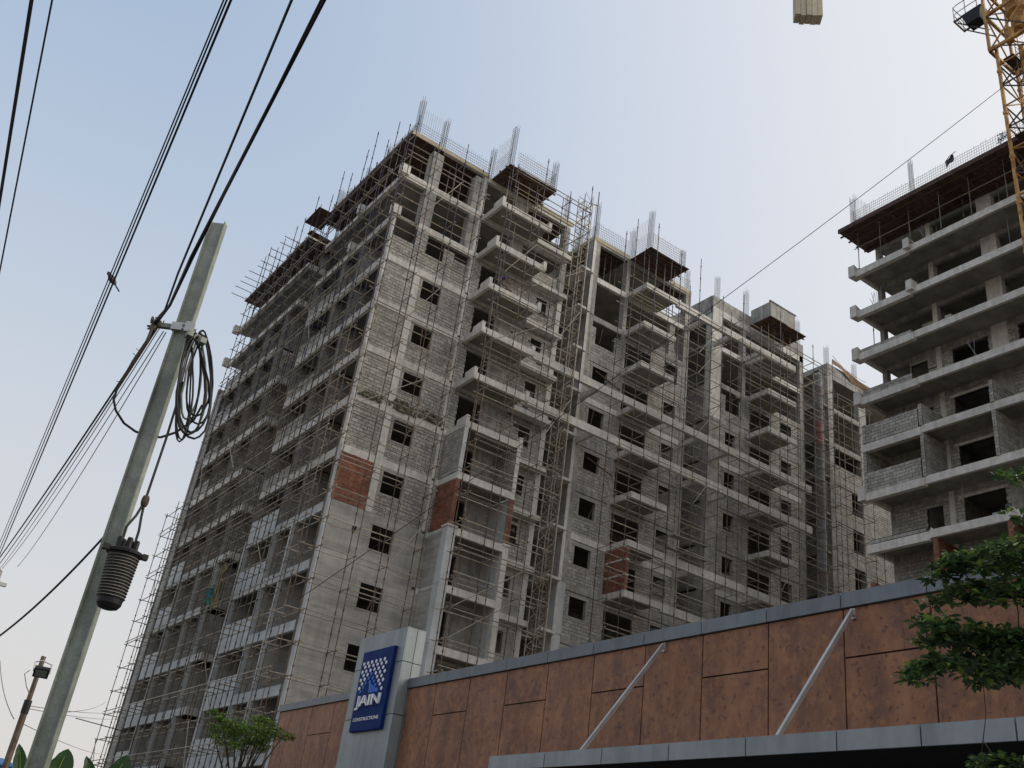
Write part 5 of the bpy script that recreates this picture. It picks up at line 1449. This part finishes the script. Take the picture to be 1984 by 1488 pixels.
# banana plants at the bottom left corner
def banana(base, leaves, label):
    b_ = thing('banana_plant', base, label, 'banana plant', 'banana plants')
    bb = MB(); bb.path([base, (base[0], base[1], 1.2), (base[0]+.05, base[1], 2.2)], [.12, .10, .05], 8); part('stem', bb, BANL, b_)
    for (tx, ty), (bx, by), wd, dist in leaves:
        tip = at(tx, ty, dist); bs = at(bx, by, dist); root = Vector((base[0]+.05, base[1], 2.1))
        mb = MB(); N = 10
        d = (tip-bs); sdv = Vector((1, -.25, .0)).normalized()*wd; 
        for k in range(N+1):
            f = k/N; c = bs.lerp(tip, f)+Vector((.10*math.sin(f*2.2)*wd, 0, -.05*f**6))
            ww = math.sin(math.pi*min(f*.92+.10, 1))**.7*(1-.12*f)
            tear = 1-(.10 if k % 3 == 1 else 0)
            fold = Vector((0, -.35*wd*ww, 0))
            mb.v += [tuple(c-sdv*ww*tear+fold), tuple(c), tuple(c+sdv*ww+fold*.6)]
        for k in range(N):
            i = 3*k; mb.f += [(i, i+1, i+4, i+3), (i+1, i+2, i+5, i+4)]
        part('leaf', mb, BANL, b_)
        rb = MB(); rb.path([root, bs]+[bs.lerp(tip, f)+Vector((.10*math.sin(f*2.2)*wd, -.012, 0)) for f in (.25, .5, .75)], [.03, .022, .016, .011, .007], 5); part('leaf_rib', rb, LEAFY, b_)
banana((3.75, 18.6, 0), [((38, 1434), (36, 1530), .13, 19), ((132, 1444), (92, 1530), .22, 19), ((150, 1483), (125, 1560), .16, 19.2)], 'banana plant with dark leaves behind the foot of the big pole')
banana((5.3, 18.3, 0), [((168, 1458), (176, 1540), .13, 19.2), ((246, 1456), (200, 1545), .22, 19)], 'banana plant with a ragged leaf before the scaffold foot')

# ------------------------------------------------------------------ worker on a balcony, nets
def skin_figure(name, joints, bones, m, owner, sub=2):
    me = bpy.data.meshes.new(name); me.from_pydata([j[0] for j in joints], bones, []); 
    o = bpy.data.objects.new(name, me); COL.objects.link(o)
    md = o.modifiers.new('s', 'SKIN'); ss = o.modifiers.new('ss', 'SUBSURF'); ss.levels = sub; ss.render_levels = sub
    for k, j in enumerate(joints):
        me.skin_vertices[0].data[k].radius = (j[1], j[1] if len(j) < 3 else j[2]); me.skin_vertices[0].data[k].use_root = (k == 0)
    bpy.context.view_layer.update()
    ev = bpy.data.meshes.new_from_object(o.evaluated_get(bpy.context.evaluated_depsgraph_get()))
    ev.name = name; bpy.data.objects.remove(o)
    ev.materials.clear(); ev.materials.append(m)
    ev.polygons.foreach_set('use_smooth', [True]*len(ev.polygons))
    return link(name, ev, owner)
fx, fy_, fz = 25.50, 43.75, T[11]+.02
MAN = thing('person', (fx, fy_, fz), 'worker in a purple shirt stooping on a high balcony of the near wing', 'person')
def V(x, y, z): return (fx+x, fy_+y, fz+z)
J = [(V(0, 0, .93), .12, .10), (V(.10, -.02, 1.10), .125, .10), (V(.26, -.05, 1.24), .14, .10), (V(.36, -.07, 1.30), .11, .09), (V(.45, -.08, 1.30), .055), (V(.53, -.10, 1.29), .075), (V(.60, -.11, 1.27), .06),
     (V(.34, -.26, 1.25), .065), (V(.42, -.36, 1.0), .045), (V(.58, -.33, .92), .034), (V(.66, -.31, .90), .035),
     (V(.34, .13, 1.25), .065), (V(.46, .18, 1.0), .045), (V(.60, .10, .88), .034), (V(.66, .08, .86), .035),
     (V(-.02, -.12, .88), .10), (V(.05, -.15, .48), .075), (V(-.05, -.15, .08), .05), (V(.10, -.16, .04), .045),
     (V(-.02, .12, .88), .10), (V(.02, .14, .48), .075), (V(-.08, .15, .08), .05), (V(.08, .16, .04), .045)]
Bn = [(0, 1), (1, 2), (2, 3), (3, 4), (4, 5), (5, 6), (3, 7), (7, 8), (8, 9), (9, 10), (3, 11), (11, 12), (12, 13), (13, 14), (0, 15), (15, 16), (16, 17), (17, 18), (0, 19), (19, 20), (20, 21), (21, 22)]
skin_figure('body', J, Bn, SKIN, MAN)
skin_figure('shirt', [(V(-.01, 0, .95), .145, .125), (V(.10, -.02, 1.11), .155, .125), (V(.26, -.05, 1.25), .165, .12), (V(.36, -.07, 1.31), .125, .10), (V(.34, -.27, 1.25), .085), (V(.39, -.33, 1.10), .07), (V(.34, .14, 1.25), .085), (V(.41, .17, 1.10), .07)],
            [(0, 1), (1, 2), (2, 3), (3, 4), (4, 5), (3, 6), (6, 7)], SHIRT, MAN)
skin_figure('trousers', [(V(0, 0, .92), .14, .12), (V(-.02, -.12, .86), .115), (V(.05, -.15, .48), .09), (V(-.05, -.15, .10), .07), (V(-.02, .12, .86), .115), (V(.02, .14, .48), .09), (V(-.08, .15, .10), .07)], [(0, 1), (1, 2), (2, 3), (0, 4), (4, 5), (5, 6)], TROUS, MAN)
hb = MB(); hb.lathe(V(.55, -.10, 1.33), [(.02, .07), (.06, .05), (.085, .0), (.08, -.05)][::-1], 10, (.3, 0, .95)); part('hair', hb, CLOTH, MAN, smooth=True)
for s in (-1, 1):
    for k in range(4):
        hand = Vector(V(.66, -.31, .90)) if s < 0 else Vector(V(.66, .08, .86))
        m = MB(); a = hand+Vector((.02, -.025+.017*k, 0)); m.path([a, a+Vector((.05, 0, -.02)), a+Vector((.07, 0, -.05-.004*(k % 3)))], .009, 5); part('finger', m, SKIN, MAN)
    m = MB(); m.path([hand, hand+Vector((.02, .035, -.01)), hand+Vector((.05, .045, -.03))], .010, 5); part('thumb', m, SKIN, MAN)
b = MB(); b.box(fx+.55, fx+.95, fy_-.25, fy_+.15, fz, fz+.55); 
tag(part('cement_sack', b, TIMB), 'brown sack standing on the balcony in front of the stooping worker', 'sack')
# torn netting hanging on the street scaffold
def rag(center, w_, h_, m, label, seed):
    R = random.Random(seed); c = Vector(center); b = MB(); N, M_ = 8, 9
    g = [[(c.x+R.uniform(-.12, .12), c.y+w_*(j/(N-1)-.5)*(1-.5*abs(i/(M_-1)-.5))+R.uniform(-.06, .06), c.z-h_*i/(M_-1)+R.uniform(-.08, .08)) for j in range(N)] for i in range(M_)]
    for i in range(M_-1):
        for j in range(N-1): b.poly([g[i][j], g[i][j+1], g[i+1][j+1], g[i+1][j]])
    tag(part('torn_net', b, m), label, 'net')
rag(on_x(408, 1140, 17.6), 1.5, 1.0, NETT, 'torn teal net bunched on the street side scaffold', 3)
rag(on_x(436, 1092, 17.7), .9, 2.7, NETY, 'yellowish torn net strip hanging above the teal net', 4)
rag(on_x(398, 1160, 17.6), .6, .9, NETY, 'yellowish net scrap hanging just under the teal net', 6)
print('objects', len(bpy.data.objects))
